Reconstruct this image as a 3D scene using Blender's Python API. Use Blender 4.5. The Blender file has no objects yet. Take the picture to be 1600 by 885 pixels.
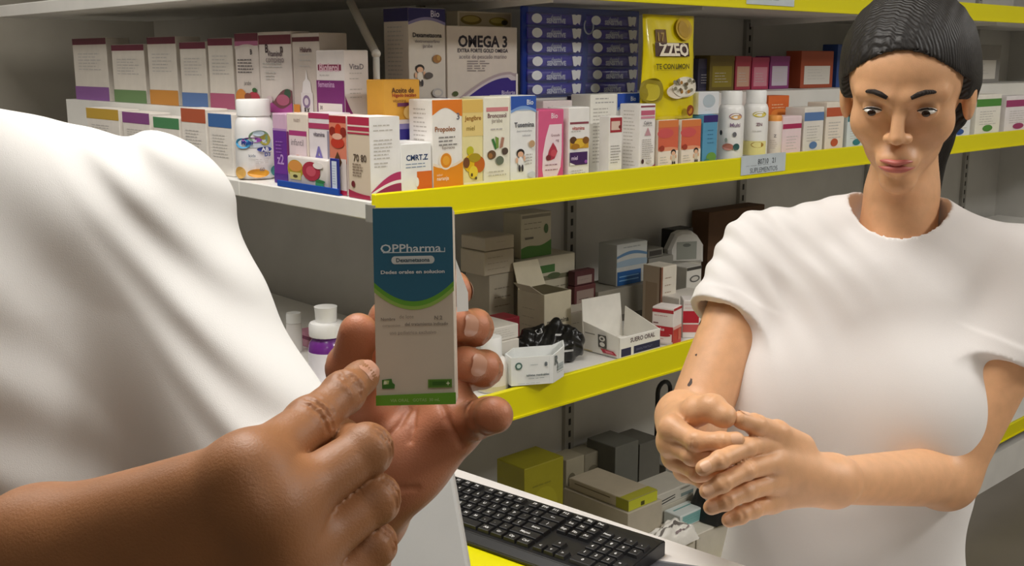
import bpy, bmesh, math, random
import numpy as np
from mathutils import Vector, Matrix

random.seed(7)
C = bpy.context.scene.collection
PI = math.pi

# ------------------------------------------------------------------ camera, world, light, exposure
FPX, PW, PH = 1686.0, 1600, 885
PIT = math.atan(347 / FPX)
AZ = math.radians(47.5)
FH = np.array([math.cos(AZ), math.sin(AZ), 0.0])
RT = np.array([math.sin(AZ), -math.cos(AZ), 0.0])
UP = np.array([0, 0, 1.0])
FW = FH * math.cos(PIT) - UP * math.sin(PIT)
CU = FH * math.sin(PIT) + UP * math.cos(PIT)
CAM = np.array([-1.01271, -1.44562, 1.45])
CAMV = -FW
cd = bpy.data.cameras.new('camera')
cam = bpy.data.objects.new('camera', cd)
C.objects.link(cam)
cd.sensor_width = 36.0
cd.lens = 36.0 * FPX / PW
cd.clip_start = 0.02
cam.location = CAM
cam.rotation_euler = (PI / 2 - PIT, 0, AZ - PI / 2)
bpy.context.scene.camera = cam

w = bpy.data.worlds.new('world')
bpy.context.scene.world = w
w.use_nodes = True
w.node_tree.nodes['Background'].inputs[0].default_value = (0.9, 0.95, 1, 1)
w.node_tree.nodes['Background'].inputs[1].default_value = 0.02
vs = bpy.context.scene.view_settings
vs.view_transform = 'Standard'
vs.look = 'None'
vs.exposure = 0.38
vs.gamma = 1.0
vs.use_curve_mapping = False
CEIL = 2.75
# ceiling panels, the weak one behind the viewer added as unseen fill: (x, y, size x, size y, watts)
LAMPS = [(-0.55, -0.35, 0.6, 1.2, 19), (1.25, -2.5, 0.6, 0.6, 34), (-1.3, 1.1, 0.6, 0.6, 9), (-1.7, -2.6, 0.6, 0.6, 3), (2.9, -1.8, 0.6, 0.6, 10)]


def at(px, py, z):
    return CAM + z * (FW + RT * (px - 800) / FPX + CU * (442.5 - py) / FPX)


def hit(px, py, ax, v):
    d = at(px, py, 1.0) - CAM
    return CAM + d * ((v - CAM[ax]) / d[ax])


def slide(A, U, px=None, py=None):
    """length t along U from A whose picture column (or row) is px (py)"""
    d = np.asarray(A) - CAM
    U = np.asarray(U)
    if px is not None:
        c = (px - 800) / FPX
        return (c * (FW @ d) - RT @ d) / (RT @ U - c * (FW @ U))
    c = (442.5 - py) / FPX
    return (c * (FW @ d) - CU @ d) / (CU @ U - c * (FW @ U))


# ------------------------------------------------------------------ materials
MATS = {}


def lin(c):
    if isinstance(c, str):
        c = c.lstrip('#')
        c = [int(c[i:i + 2], 16) for i in (0, 2, 4)]
    return tuple(((v / 255) / 12.92 if v / 255 <= 0.04045 else ((v / 255 + 0.055) / 1.055) ** 2.4) for v in c)


def mat(col, rough=0.5, kind='plain', metal=0.0, coat=0.0, alpha=1.0, trans=0.0, emit=0.0, sss=0.0):
    key = (str(col), rough, kind, metal, coat, alpha, trans, emit, sss)
    if key in MATS:
        return MATS[key]
    m = bpy.data.materials.new(kind)
    m.use_nodes = True
    nt = m.node_tree
    b = nt.nodes['Principled BSDF']
    c = lin(col) + (1,)
    b.inputs['Base Color'].default_value = c
    b.inputs['Roughness'].default_value = rough
    b.inputs['Metallic'].default_value = metal
    b.inputs['Coat Weight'].default_value = coat
    b.inputs['Alpha'].default_value = alpha
    b.inputs['Transmission Weight'].default_value = trans
    if emit:
        b.inputs['Emission Color'].default_value = c
        b.inputs['Emission Strength'].default_value = emit
    if sss:
        b.inputs['Subsurface Weight'].default_value = sss
        b.inputs['Subsurface Radius'].default_value = (0.006, 0.0025, 0.0012)
        b.inputs['Subsurface Scale'].default_value = 1.0
    L = nt.links

    def noise(scale, detail=3, coord='Object'):
        tc = nt.nodes.new('ShaderNodeTexCoord')
        n = nt.nodes.new('ShaderNodeTexNoise')
        n.inputs['Scale'].default_value = scale
        n.inputs['Detail'].default_value = detail
        L.new(tc.outputs[coord], n.inputs['Vector'])
        return n

    def bump(src, strength, dist):
        bp = nt.nodes.new('ShaderNodeBump')
        bp.inputs['Strength'].default_value = strength
        bp.inputs['Distance'].default_value = dist
        L.new(src, bp.inputs['Height'])
        L.new(bp.outputs[0], b.inputs['Normal'])

    def vary(n, lo, hi):
        r = nt.nodes.new('ShaderNodeValToRGB')
        r.color_ramp.elements[0].position = 0.35
        r.color_ramp.elements[1].position = 0.65
        r.color_ramp.elements[0].color = tuple(v * lo for v in c[:3]) + (1,)
        r.color_ramp.elements[1].color = tuple(min(1, v * hi) for v in c[:3]) + (1,)
        L.new(n.outputs['Fac'], r.inputs[0])
        L.new(r.outputs[0], b.inputs['Base Color'])

    if kind == 'skin':
        n = noise(60, 4)
        vary(n, 0.95, 1.05)
        src = b.inputs['Base Color'].links[0].from_socket
        pa = nt.nodes.new('ShaderNodeAttribute')
        pa.attribute_name = 'palm'
        mx = nt.nodes.new('ShaderNodeMix')
        mx.data_type = 'RGBA'
        mx.inputs[7].default_value = lin('#c98462') + (1,)
        L.new(pa.outputs['Fac'], mx.inputs[0])
        L.new(src, mx.inputs[6])
        L.new(mx.outputs[2], b.inputs['Base Color'])
        n2 = noise(900, 3)
        bump(n2.outputs['Fac'], 0.22, 0.0009)
    elif kind == 'fabric':
        n = noise(1400, 2)
        bump(n.outputs['Fac'], 0.25, 0.0006)
        b.inputs['Sheen Weight'].default_value = 0.15
    elif kind == 'card':
        n = noise(35, 3)
        vary(n, 0.965, 1.02)
    elif kind == 'paint':
        n = noise(6, 4)
        vary(n, 0.94, 1.04)
        n2 = noise(500, 2)
        bump(n2.outputs['Fac'], 0.06, 0.0005)
    elif kind == 'film':
        n = noise(45, 4)
        bump(n.outputs['Fac'], 0.5, 0.004)
    elif kind == 'tile':
        n = noise(4, 5)
        vary(n, 0.9, 1.05)
    elif kind == 'hair':
        tc = nt.nodes.new('ShaderNodeTexCoord')
        wv = nt.nodes.new('ShaderNodeTexWave')
        wv.inputs['Scale'].default_value = 90
        wv.inputs['Distortion'].default_value = 3
        L.new(tc.outputs['Object'], wv.inputs['Vector'])
        bump(wv.outputs['Fac'], 0.5, 0.002)
    MATS[key] = m
    return m


# ------------------------------------------------------------------ object helpers
def link(name, me, parent=None, m=None):
    o = bpy.data.objects.new(name, me)
    C.objects.link(o)
    if m is not None:
        for x in (m if isinstance(m, (list, tuple)) else [m]):
            me.materials.append(x)
    if parent is not None:
        o.parent = parent
    return o


def tag(o, label=None, cat=None, group=None, kind=None):
    if label:
        o['label'] = label
    if cat:
        o['category'] = cat
    if group:
        o['group'] = group
    if kind:
        o['kind'] = kind
    return o


def empty(name, loc=(0, 0, 0), rz=0.0):
    o = bpy.data.objects.new(name, None)
    C.objects.link(o)
    o.location = loc
    o.rotation_euler = (0, 0, rz)
    o.empty_display_size = 0.02
    return o


def pydata(name, v, f, m=None, parent=None, smooth=False):
    me = bpy.data.meshes.new(name)
    me.from_pydata([tuple(map(float, p)) for p in v], [], f)
    me.update()
    if smooth:
        for p in me.polygons:
            p.use_smooth = True
    return link(name, me, parent, m)


def box_bm(bm, x0, x1, y0, y1, z0, z1, bev=0.0):
    r = bmesh.ops.create_cube(bm, size=1.0)
    vv = r['verts']
    for v in vv:
        v.co = Vector(((x0 + x1) / 2 + v.co.x * (x1 - x0), (y0 + y1) / 2 + v.co.y * (y1 - y0), (z0 + z1) / 2 + v.co.z * (z1 - z0)))
    if bev:
        es = list({e for v in vv for e in v.link_edges})
        bmesh.ops.bevel(bm, geom=es, offset=bev, segments=2 if bev > 0.002 else 1, affect='EDGES', profile=0.5)


def boxo(name, x0, x1, y0, y1, z0, z1, m, parent=None, bev=0.0):
    bm = bmesh.new()
    box_bm(bm, x0, x1, y0, y1, z0, z1, bev)
    return bmo(name, bm, m, parent)


def bmo(name, bm, m, parent=None, smooth=False):
    me = bpy.data.meshes.new(name)
    bm.to_mesh(me)
    bm.free()
    if smooth:
        for p in me.polygons:
            p.use_smooth = True
    return link(name, me, parent, m)


def lathe(name, prof, m, parent=None, seg=32, z0=0.0, smooth=True, flute=0):
    v, f = [], []
    for (r, z) in prof:
        for k in range(seg):
            a = 2 * PI * k / seg
            rr = r * (1 + (0.025 if flute and k % 2 else 0) * (1 if flute else 0))
            v.append((rr * math.cos(a), rr * math.sin(a), z + z0))
    n = len(prof)
    for i in range(n - 1):
        for k in range(seg):
            f.append((i * seg + k, i * seg + (k + 1) % seg, (i + 1) * seg + (k + 1) % seg, (i + 1) * seg + k))
    f.append(tuple(range(seg))[::-1])
    f.append(tuple((n - 1) * seg + k for k in range(seg)))
    o = pydata(name, v, f, m, parent, smooth)
    if smooth:
        sharpen(o.data)
    return o


def sharpen(me, ang=40):
    bm = bmesh.new()
    bm.from_mesh(me)
    for e in bm.edges:
        if len(e.link_faces) == 2 and e.calc_face_angle(0) > math.radians(ang):
            e.smooth = False
    bm.to_mesh(me)
    bm.free()


def tube(name, pts, r, m, parent=None, seg=10, closed=False):
    pts = [Vector(p) for p in pts]
    v, f = [], []
    n = len(pts)
    prev = None
    for i, p in enumerate(pts):
        a = pts[max(i - 1, 0)]
        b = pts[min(i + 1, n - 1)]
        d = (b - a).normalized()
        u = d.cross(Vector((0, 0, 1)) if abs(d.z) < 0.9 else Vector((1, 0, 0))).normalized() if prev is None else (prev - d * prev.dot(d)).normalized()
        prev = u
        q = d.cross(u)
        rr = r[i] if isinstance(r, (list, tuple)) else r
        for k in range(seg):
            t = 2 * PI * k / seg
            v.append(p + (u * math.cos(t) + q * math.sin(t)) * rr)
    for i in range(n - 1):
        for k in range(seg):
            f.append((i * seg + k, i * seg + (k + 1) % seg, (i + 1) * seg + (k + 1) % seg, (i + 1) * seg + k))
    f.append(tuple(range(seg))[::-1])
    f.append(tuple((n - 1) * seg + k for k in range(seg)))
    return pydata(name, v, f, m, parent, True)


# ------------------------------------------------------------------ flat print
TXT = {}


def text_mesh(s, bold=0.0):
    key = (s, bold)
    if key in TXT:
        return TXT[key]
    cu = bpy.data.curves.new('t', 'FONT')
    cu.body = s
    cu.resolution_u = 2
    cu.offset = bold
    o = bpy.data.objects.new('t', cu)
    C.objects.link(o)
    me = bpy.data.meshes.new_from_object(o.evaluated_get(bpy.context.evaluated_depsgraph_get()))
    v = np.array([x.co[:2] for x in me.vertices]) if len(me.vertices) else np.zeros((0, 2))
    f = [tuple(p.vertices) for p in me.polygons]
    bpy.data.objects.remove(o)
    bpy.data.curves.remove(cu)
    bpy.data.meshes.remove(me)
    if len(v):
        v = v - np.array([(v[:, 0].min() + v[:, 0].max()) / 2, 0.34])
    TXT[key] = (v, f)
    return TXT[key]


def printed(name, wd, ht, art, mapper, parent, rough=0.45, eps=0.0002):
    """flat print: art items in face fractions, mapper(x metres, y metres, lift) -> local point"""
    V, Fc, MI, mats = [], [], [], []

    def mi(col):
        m = mat(col, rough, 'print')
        if m not in mats:
            mats.append(m)
        return mats.index(m)

    def add(pts, faces, col, lift):
        n = len(V)
        V.extend(mapper(x, y, lift) for (x, y) in pts)
        k = mi(col)
        for fc in faces:
            Fc.append(tuple(n + i for i in fc))
            MI.append(k)

    for li, a in enumerate(art):
        lift = 0.00035 + eps * li
        t = a[0]
        if t == 'r':
            _, u0, v0, u1, v1, col = a
            add([(u0 * wd, v0 * ht), (u1 * wd, v0 * ht), (u1 * wd, v1 * ht), (u0 * wd, v1 * ht)], [(0, 1, 2, 3)], col, lift)
        elif t == 'e':
            _, u, v, ru, rv, col = a
            pts = [((u + ru * math.cos(2 * PI * k / 22)) * wd, (v + rv * math.sin(2 * PI * k / 22)) * ht) for k in range(22)]
            add(pts, [tuple(range(22))], col, lift)
        elif t == 'p':
            _, pp, col = a
            add([(u * wd, v * ht) for u, v in pp], [tuple(range(len(pp)))], col, lift)
        elif t == 'b':      # band between two curves: list of (u, v lower, v upper)
            _, pp, col = a
            pts = [(u * wd, lo * ht) for u, lo, hi in pp] + [(u * wd, hi * ht) for u, lo, hi in pp]
            n = len(pp)
            add(pts, [(i, i + 1, n + i + 1, n + i) for i in range(n - 1)], col, lift)
        elif t == 't':      # text, centre u, v, width as a fraction of the face, height fraction cap
            _, s, u, v, wf, col = a[:6]
            bold = a[6] if len(a) > 6 else 0.0
            tv, tf = text_mesh(s, bold)
            if not len(tv):
                continue
            sc = wf * wd / (tv[:, 0].max() - tv[:, 0].min())
            sy = sc if len(a) < 8 else a[7] * ht / 0.72
            add([(u * wd + x * sc, v * ht + y * sy) for x, y in tv], tf, col, lift)
        elif t == 'l':      # tiny lines of text too small to read: (u0, u1, v top, v bottom, number, colour)
            _, u0, u1, vt, vb, n, col = a
            rr = random.Random(int(u0 * 991 + vt * 7919) + n)
            for i in range(n):
                vc = vt + (vb - vt) * (i / max(1, n - 1))
                u = u0
                e = u1 - rr.random() * 0.35 * (u1 - u0)
                while u < e:
                    L_ = (0.06 + rr.random() * 0.12)
                    q = min(u + L_, e)
                    hh = 0.35 * abs(vb - vt) / max(1, n - 1) if n > 1 else 0.008
                    hh = min(hh, 0.0075)
                    add([(u * wd, (vc - hh) * ht), (q * wd, (vc - hh) * ht), (q * wd, (vc + hh) * ht), (u * wd, (vc + hh) * ht)], [(0, 1, 2, 3)], col, lift)
                    u = q + 0.025
    if not V:
        return None
    me = bpy.data.meshes.new(name)
    me.from_pydata([tuple(p) for p in V], [], Fc)
    me.update()
    for i, p in enumerate(me.polygons):
        p.material_index = MI[i]
    return link(name, me, parent, mats)


def front_map(wd, dz=0.0):
    return lambda x, y, l: (x - wd / 2, -l, y + dz)


def wave(v0, v1, amp, ph, lo, n=14, cyc=1.0):
    """band from lo to a wavy upper edge"""
    return [(i / n, lo, v0 + (v1 - v0) * i / n + amp * math.sin(ph + cyc * 2 * PI * i / n)) for i in range(n + 1)]


def arc_dn(vc, drop, top, n=14):
    """band hanging from top with a round lower edge (lowest at the middle)"""
    return [(i / n, vc + drop * (1 - math.sin(PI * i / n)), top) for i in range(n + 1)]


def arc_up(v_edge, rise, top, n=14):
    return [(i / n, v_edge + rise * math.sin(PI * i / n), top) for i in range(n + 1)]


# ------------------------------------------------------------------ cartons
DIM = {}
YAW = {'R': 0.0, 'L': -PI / 2}


def carton(label, name, xl, xr, yt, base, depth, art=(), col='#f2efe6', bay='R', b=None, yb=None, side=None, top=None, rside=None, group=None,
           yaw=None, rough=0.5, cat='box', flaps=False, pw=None):
    """xl, xr: picture columns of the front's bottom corners, yt: row of its top edge; b: set-back from the shelf lip or yb: row of its base"""
    th = YAW[bay] if yaw is None else yaw
    U = np.array([math.cos(th), math.sin(th), 0])
    if b is not None:
        if bay == 'R':
            A = np.array([0, b, base], float)
            A = A + np.array([1., 0, 0]) * slide(A, (1, 0, 0), px=xl)
        else:
            A = np.array([b, 0, base], float)
            A = A + np.array([0, 1., 0]) * slide(A, (0, 1, 0), px=xl)
    else:
        A = hit(xl, yb, 2, base)
    wd = slide(A, U, px=xr)
    M_ = A + U * wd / 2
    h = slide(M_, (0, 0, 1), py=yt)
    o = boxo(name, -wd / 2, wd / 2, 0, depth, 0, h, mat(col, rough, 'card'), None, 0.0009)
    o.location = M_
    o.rotation_euler = (0, 0, th)
    if group is None:
        group = ('cartons on the yellow railed shelf' if bay == 'R' else 'cartons on the white edged side shelf') if base > 1.2 else 'goods on the second shelf' if base > .8 else 'goods on the lowest visible shelf'
    tag(o, label, cat, group)
    if art:
        printed('printed_front', wd, h, art, front_map(wd), o, rough)
    if side:
        printed('printed_side', depth, h, side, lambda x, y, l: (-wd / 2 - l, depth - x, y), o, rough)
    if rside:
        printed('printed_end', depth, h, rside, lambda x, y, l: (wd / 2 + l, x, y), o, rough)
    if top:
        printed('printed_top', wd, depth, top, lambda x, y, l: (x - wd / 2, y, h + l), o, rough)
    # closing seam and tuck flap of the lid
    fl = boxo('lid_flap', -wd / 2 + 0.0015, wd / 2 - 0.0015, 0.0012, depth - 0.0012, h - 0.0002, h + 0.0007, mat(col, rough, 'card'), o) if not flaps else None
    DIM[o.name] = (wd, h, depth)
    return o



# ------------------------------------------------------------------ implicit surfaces for bodies and cloth
def unit(v):
    v = np.asarray(v, float)
    return v / (np.linalg.norm(v) + 1e-12)


def smin(a, b, k):
    if k <= 0:
        return np.minimum(a, b)
    h = np.maximum(k - np.abs(a - b), 0) / k
    return np.minimum(a, b) - h * h * k * 0.25


class Cap:
    """tapered capsule"""
    def __init__(s, a, b, ra, rb, k=0.004):
        s.a, s.b, s.ra, s.rb, s.k = np.asarray(a, float), np.asarray(b, float), ra, rb, k
        s.c = (s.a + s.b) / 2
        s.R = np.linalg.norm(s.b - s.a) / 2 + max(ra, rb)

    def d(s, p):
        ab = s.b - s.a
        t = np.clip(((p - s.a) @ ab) / (ab @ ab + 1e-12), 0, 1)
        q = p - s.a - t[:, None] * ab
        return np.sqrt((q * q).sum(1)) - (s.ra + (s.rb - s.ra) * t)


class Ell:
    """ellipsoid, rows of R are its axes"""
    def __init__(s, c, r, R=None, k=0.004):
        s.c, s.r, s.k = np.asarray(c, float), np.asarray(r, float), k
        s.M = np.eye(3) if R is None else np.asarray(R, float)
        s.R = s.r.max()

    def d(s, p):
        q = (p - s.c) @ s.M.T
        a = q / s.r
        k0 = np.sqrt((a * a).sum(1))
        b = q / (s.r ** 2)
        k1 = np.sqrt((b * b).sum(1)) + 1e-9
        return k0 * (k0 - 1) / k1


class Body:
    def __init__(s):
        s.base, s.chains, s.cuts, s.kf = [], [], [], 0.005
        s.disp = None
        s.clip = []        # half spaces / inner voids: functions of p, kept where negative

    def near(s, c, rad):
        def ok(pr):
            return np.linalg.norm(pr.c - c) - pr.R < rad
        return [p for p in s.base if ok(p)], [[p for p in ch if ok(p)] for ch in s.chains], [p for p in s.cuts if ok(p)]

    def f(s, P, c=None, rad=1e9):
        base, chains, cuts = (s.base, s.chains, s.cuts) if c is None else s.near(c, rad)
        D = np.full(len(P), 1.0)
        for p in base:
            D = smin(D, p.d(P), p.k)
        F = None
        for ch in chains:
            if not ch:
                continue
            g = ch[0].d(P)
            for p in ch[1:]:
                g = smin(g, p.d(P), p.k)
            F = g if F is None else np.minimum(F, g)
        if F is not None:
            D = smin(D, F, s.kf)
        for p in cuts:
            D = -smin(-D, p.d(P), p.k)
        if s.disp is not None:
            D = D + s.disp(P)
        for cf in s.clip:
            D = np.maximum(D, cf(P))
        return D


EDG = [(0, 1), (2, 3), (4, 5), (6, 7), (0, 2), (1, 3), (4, 6), (5, 7), (0, 4), (1, 5), (2, 6), (3, 7)]
COR = np.array([[i & 1, (i >> 1) & 1, (i >> 2) & 1] for i in range(8)])


def polygonise(body, h, B=22, relax=1):
    prims = body.base + [p for c in body.chains for p in c]
    kmax = max([p.k for p in prims] + [p.k for p in body.cuts] + [body.kf]) + .006
    lo = np.min([p.c - p.R for p in prims], 0) - 0.02
    hi = np.max([p.c + p.R for p in prims], 0) + 0.02
    nb = np.ceil((hi - lo) / (h * B)).astype(int)
    bs = h * B
    half = bs * math.sqrt(3) / 2
    gi = np.stack(np.meshgrid(*[np.arange(n) for n in nb], indexing='ij'), -1).reshape(-1, 3)
    cen = lo + (gi + 0.5) * bs
    keep = np.zeros(len(cen), bool)
    for p in prims:
        dd = np.linalg.norm(cen - p.c, axis=1)
        m_ = dd < p.R + half + 0.015
        if m_.any():
            keep[np.where(m_)[0][np.abs(p.d(cen[m_])) < 1e9]] = True
    idx = np.where(keep)[0]
    D = body.f(cen[idx])
    act = idx[np.abs(D) < half * 1.25 + 0.008]
    keys, verts, quads = [], [], []
    n1 = B + 1
    loc = np.stack(np.meshgrid(np.arange(n1), np.arange(n1), np.arange(n1), indexing='ij'), -1).reshape(-1, 3)
    MUL = 1 << 20

    def gid(c):
        return ((c[..., 0] + 5) * MUL + c[..., 1] + 5) * MUL + c[..., 2] + 5

    for a in act:
        o = gi[a] * B
        P = lo + (o + loc) * h
        V = body.f(P, cen[a], half + 0.012 + kmax).reshape(n1, n1, n1)
        S = V < 0
        if S.all() or not S.any():
            continue
        cs = sum(S[COR[i][0]:B + COR[i][0], COR[i][1]:B + COR[i][1], COR[i][2]:B + COR[i][2]].astype(np.int8) for i in range(8))
        cells = np.argwhere((cs > 0) & (cs < 8))
        if not len(cells):
            continue
        cv = np.stack([V[cells[:, 0] + COR[i][0], cells[:, 1] + COR[i][1], cells[:, 2] + COR[i][2]] for i in range(8)], 1)
        acc = np.zeros((len(cells), 3))
        cnt = np.zeros(len(cells))
        for e0, e1 in EDG:
            va, vb = cv[:, e0], cv[:, e1]
            cr = (va < 0) != (vb < 0)
            t = np.where(cr, va / np.where(np.abs(va - vb) < 1e-12, 1, va - vb), 0)
            acc += np.where(cr[:, None], COR[e0] + t[:, None] * (COR[e1] - COR[e0]), 0)
            cnt += cr
        keys.append(gid(cells + o))
        verts.append(lo + (cells + o + acc / cnt[:, None]) * h)
        for ax in range(3):
            sl0 = [slice(0, B)] * 3
            sl1 = [slice(0, B)] * 3
            sl1[ax] = slice(1, B + 1)
            s0, s1 = S[tuple(sl0)], S[tuple(sl1)]
            ed = np.argwhere(s0 != s1)
            if not len(ed):
                continue
            fl = s0[ed[:, 0], ed[:, 1], ed[:, 2]]
            u, v = (ax + 1) % 3, (ax + 2) % 3
            du = np.zeros(3, int)
            du[u] = 1
            dv = np.zeros(3, int)
            dv[v] = 1
            g = ed + o
            q = np.stack([gid(g - du - dv), gid(g - dv), gid(g), gid(g - du)], 1)
            q[~fl] = q[~fl][:, ::-1]
            quads.append(q)
    keys = np.concatenate(keys)
    verts = np.concatenate(verts)
    quads = np.concatenate(quads)
    od = np.argsort(keys)
    keys, verts = keys[od], verts[od]
    qi = np.searchsorted(keys, quads)
    qi = np.clip(qi, 0, len(keys) - 1)
    good = (keys[qi] == quads).all(1)
    qi = qi[good]
    for _ in range(relax):
        for lam in (0.5, -0.5):
            acc = np.zeros_like(verts)
            cnt = np.zeros(len(verts))
            for i in range(4):
                a_, b_ = qi[:, i], qi[:, (i + 1) % 4]
                for ax in range(3):
                    acc[:, ax] += np.bincount(a_, verts[b_, ax], len(verts)) + np.bincount(b_, verts[a_, ax], len(verts))
                cnt += np.bincount(a_, minlength=len(verts)) + np.bincount(b_, minlength=len(verts))
            verts = verts + lam * (acc / np.maximum(cnt, 1)[:, None] - verts)
    return verts, qi


def mesh_of(name, pieces, m, parent=None):
    V, Q, n = [], [], 0
    for v, q in pieces:
        V.append(v)
        Q.append(q + n)
        n += len(v)
    V = np.concatenate(V).astype(np.float32)
    Q = np.concatenate(Q).astype(np.int32)
    me = bpy.data.meshes.new(name)
    me.vertices.add(len(V))
    me.vertices.foreach_set('co', V.ravel())
    me.loops.add(Q.size)
    me.loops.foreach_set('vertex_index', Q.ravel())
    me.polygons.add(len(Q))
    me.polygons.foreach_set('loop_start', np.arange(0, Q.size, 4, dtype=np.int32))
    me.polygons.foreach_set('use_smooth', np.ones(len(Q), bool))
    me.update(calc_edges=True)
    return link(name, me, parent, m)


NAILS = []


def finger(body, J, r, dors, nail=True, k=0.0035, creases=True, bulge=0.13):
    """J: knuckle, joint, joint, tip centre; r: radii; dors: rough direction of the back of the finger at its tip"""
    J = [np.asarray(p, float) for p in J]
    ch = [Cap(J[i], J[i + 1], r[i], r[i + 1], k) for i in range(len(J) - 1)]
    for i in (1, 2):
        d1, d2 = unit(J[i] - J[i - 1]), unit(J[i + 1] - J[i])
        bend = d1 - d2
        if np.linalg.norm(bend) > 0.25:
            o = unit(bend)
        else:
            o = unit(np.asarray(dors) - d1 * (np.asarray(dors) @ d1))
        ch.append(Ell(J[i] + o * r[i] * bulge, [r[i] * 1.02] * 3, None, k))
        if creases:
            ax = unit(np.cross(d1 + d2, o))
            tl = unit(d1 + d2)
            for off, dep in ((-0.0024, 0.0005), (0.0, 0.0007), (0.0024, 0.0005)):
                c0 = J[i] + o * r[i] * 1.17 + tl * off * (1.0 if i == 2 else 1.5)
                # a shallow arc across the back of the joint
                pr = J[i] + tl * off * (1.0 if i == 2 else 1.5)
                for s0, s1 in ((-0.75, -0.25), (-0.25, 0.25), (0.25, 0.75)):
                    rr = r[i] * 1.13
                    pa = pr + (o * math.cos(s0) + ax * math.sin(s0)) * rr
                    pb = pr + (o * math.cos(s1) + ax * math.sin(s1)) * rr
                    body.cuts.append(Cap(pa, pb, dep, dep, 0.0016))
    d = unit(J[-1] - J[-2])
    n = np.asarray(dors, float)
    n = unit(n - d * (n @ d))
    # soft pad of the finger tip
    ch.append(Ell(J[-1] - n * r[-1] * 0.18 - d * r[-1] * 0.35, [r[-1] * 1.0, r[-1] * 0.98, r[-1] * 1.25], np.stack([n, np.cross(d, n), d]), k))
    body.chains.append(ch)
    if nail:
        NAILS.append((J[-1], d, n, r[-1], r[-2]))
    return ch


def nail_mesh(name, P, d, n, rt_, rb, m, parent):
    s = np.cross(d, n)
    v, f = [], []
    NU, NV = 8, 8
    Ln = rt_ * 1.40
    for i in range(NU + 1):
        t = i / NU              # 0 root .. 1 tip
        along = -rt_ * 0.85 + Ln * t
        wid = 0.80 * (math.sqrt(max(0.0, 1 - ((t - 0.5) / 0.52) ** 2)) * 0.62 + 0.34)
        rad = rt_ * 1.045 + (rb - rt_) * max(0, -along) / 0.02
        cap = 1.0 if along < 0 else math.sqrt(max(0.15, 1 - (along / (rt_ * 1.35)) ** 2))
        for j in range(NV + 1):
            a = (j / NV - 0.5) * 2 * wid * 0.95
            v.append(P + d * along + (n * math.cos(a) * cap + s * math.sin(a)) * rad)
    for i in range(NU):
        for j in range(NV):
            f.append((i * (NV + 1) + j, i * (NV + 1) + j + 1, (i + 1) * (NV + 1) + j + 1, (i + 1) * (NV + 1) + j))
    return pydata(name, v, f, m, parent, True)


def head_prims(body, O, Rm, s=1.0, sex='m'):
    """Rm rows: right, face, up"""
    def L(x, y, z):
        return O + s * (x * Rm[0] + y * Rm[1] + z * Rm[2])

    def E(c, r, k):
        body.base.append(Ell(L(*c), [q * s for q in r], Rm, k * s))

    def K(a, b, ra, rb, k):
        body.base.append(Cap(L(*a), L(*b), ra * s, rb * s, k * s))
    jw = 0.054 if sex == 'm' else 0.048
    E((0, -0.012, 0.03), (0.074, 0.094, 0.086), 0.01)
    E((0, 0.026, -0.045), (jw, 0.062, 0.062), 0.03)
    E((0, 0.04, 0.035), (0.062, 0.05, 0.055), 0.02)
    E((0, 0.068, -0.098), (0.022, 0.018, 0.016), 0.022)
    for q in (-1, 1):
        E((q * 0.040, 0.052, -0.022), (0.023, 0.023, 0.024), 0.02)
        K((q * 0.012, 0.088, 0.020), (q * 0.046, 0.070, 0.022), 0.009, 0.008, 0.014)
        body.cuts.append(Ell(L(q * 0.033, 0.098, 0.004), [0.019 * s, 0.016 * s, 0.013 * s], Rm, 0.010 * s))
        E((q * 0.0765, -0.006, -0.006), (0.009, 0.019, 0.031), 0.006)
        E((q * 0.0105, 0.093, -0.030), (0.0075, 0.0085, 0.0065), 0.006)
        E((q * 0.032, 0.0775, 0.004), (0.0135, 0.0135, 0.0135), 0.003)
    K((0, 0.084, 0.014), (0, 0.106, -0.026), 0.0080, 0.0105 if sex == 'm' else 0.0085, 0.010)
    E((0, 0.086, -0.062), (0.026, 0.018, 0.018), 0.014)
    body.cuts.append(Cap(L(-0.022, 0.103, -0.0625), L(0.022, 0.103, -0.0625), 0.0018 * s, 0.0018 * s, 0.004 * s))
    K((0, -0.02, -0.06), (0, -0.032, -0.17), 0.050 if sex == 'm' else 0.041, 0.056 if sex == 'm' else 0.045, 0.02)
    return L


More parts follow.
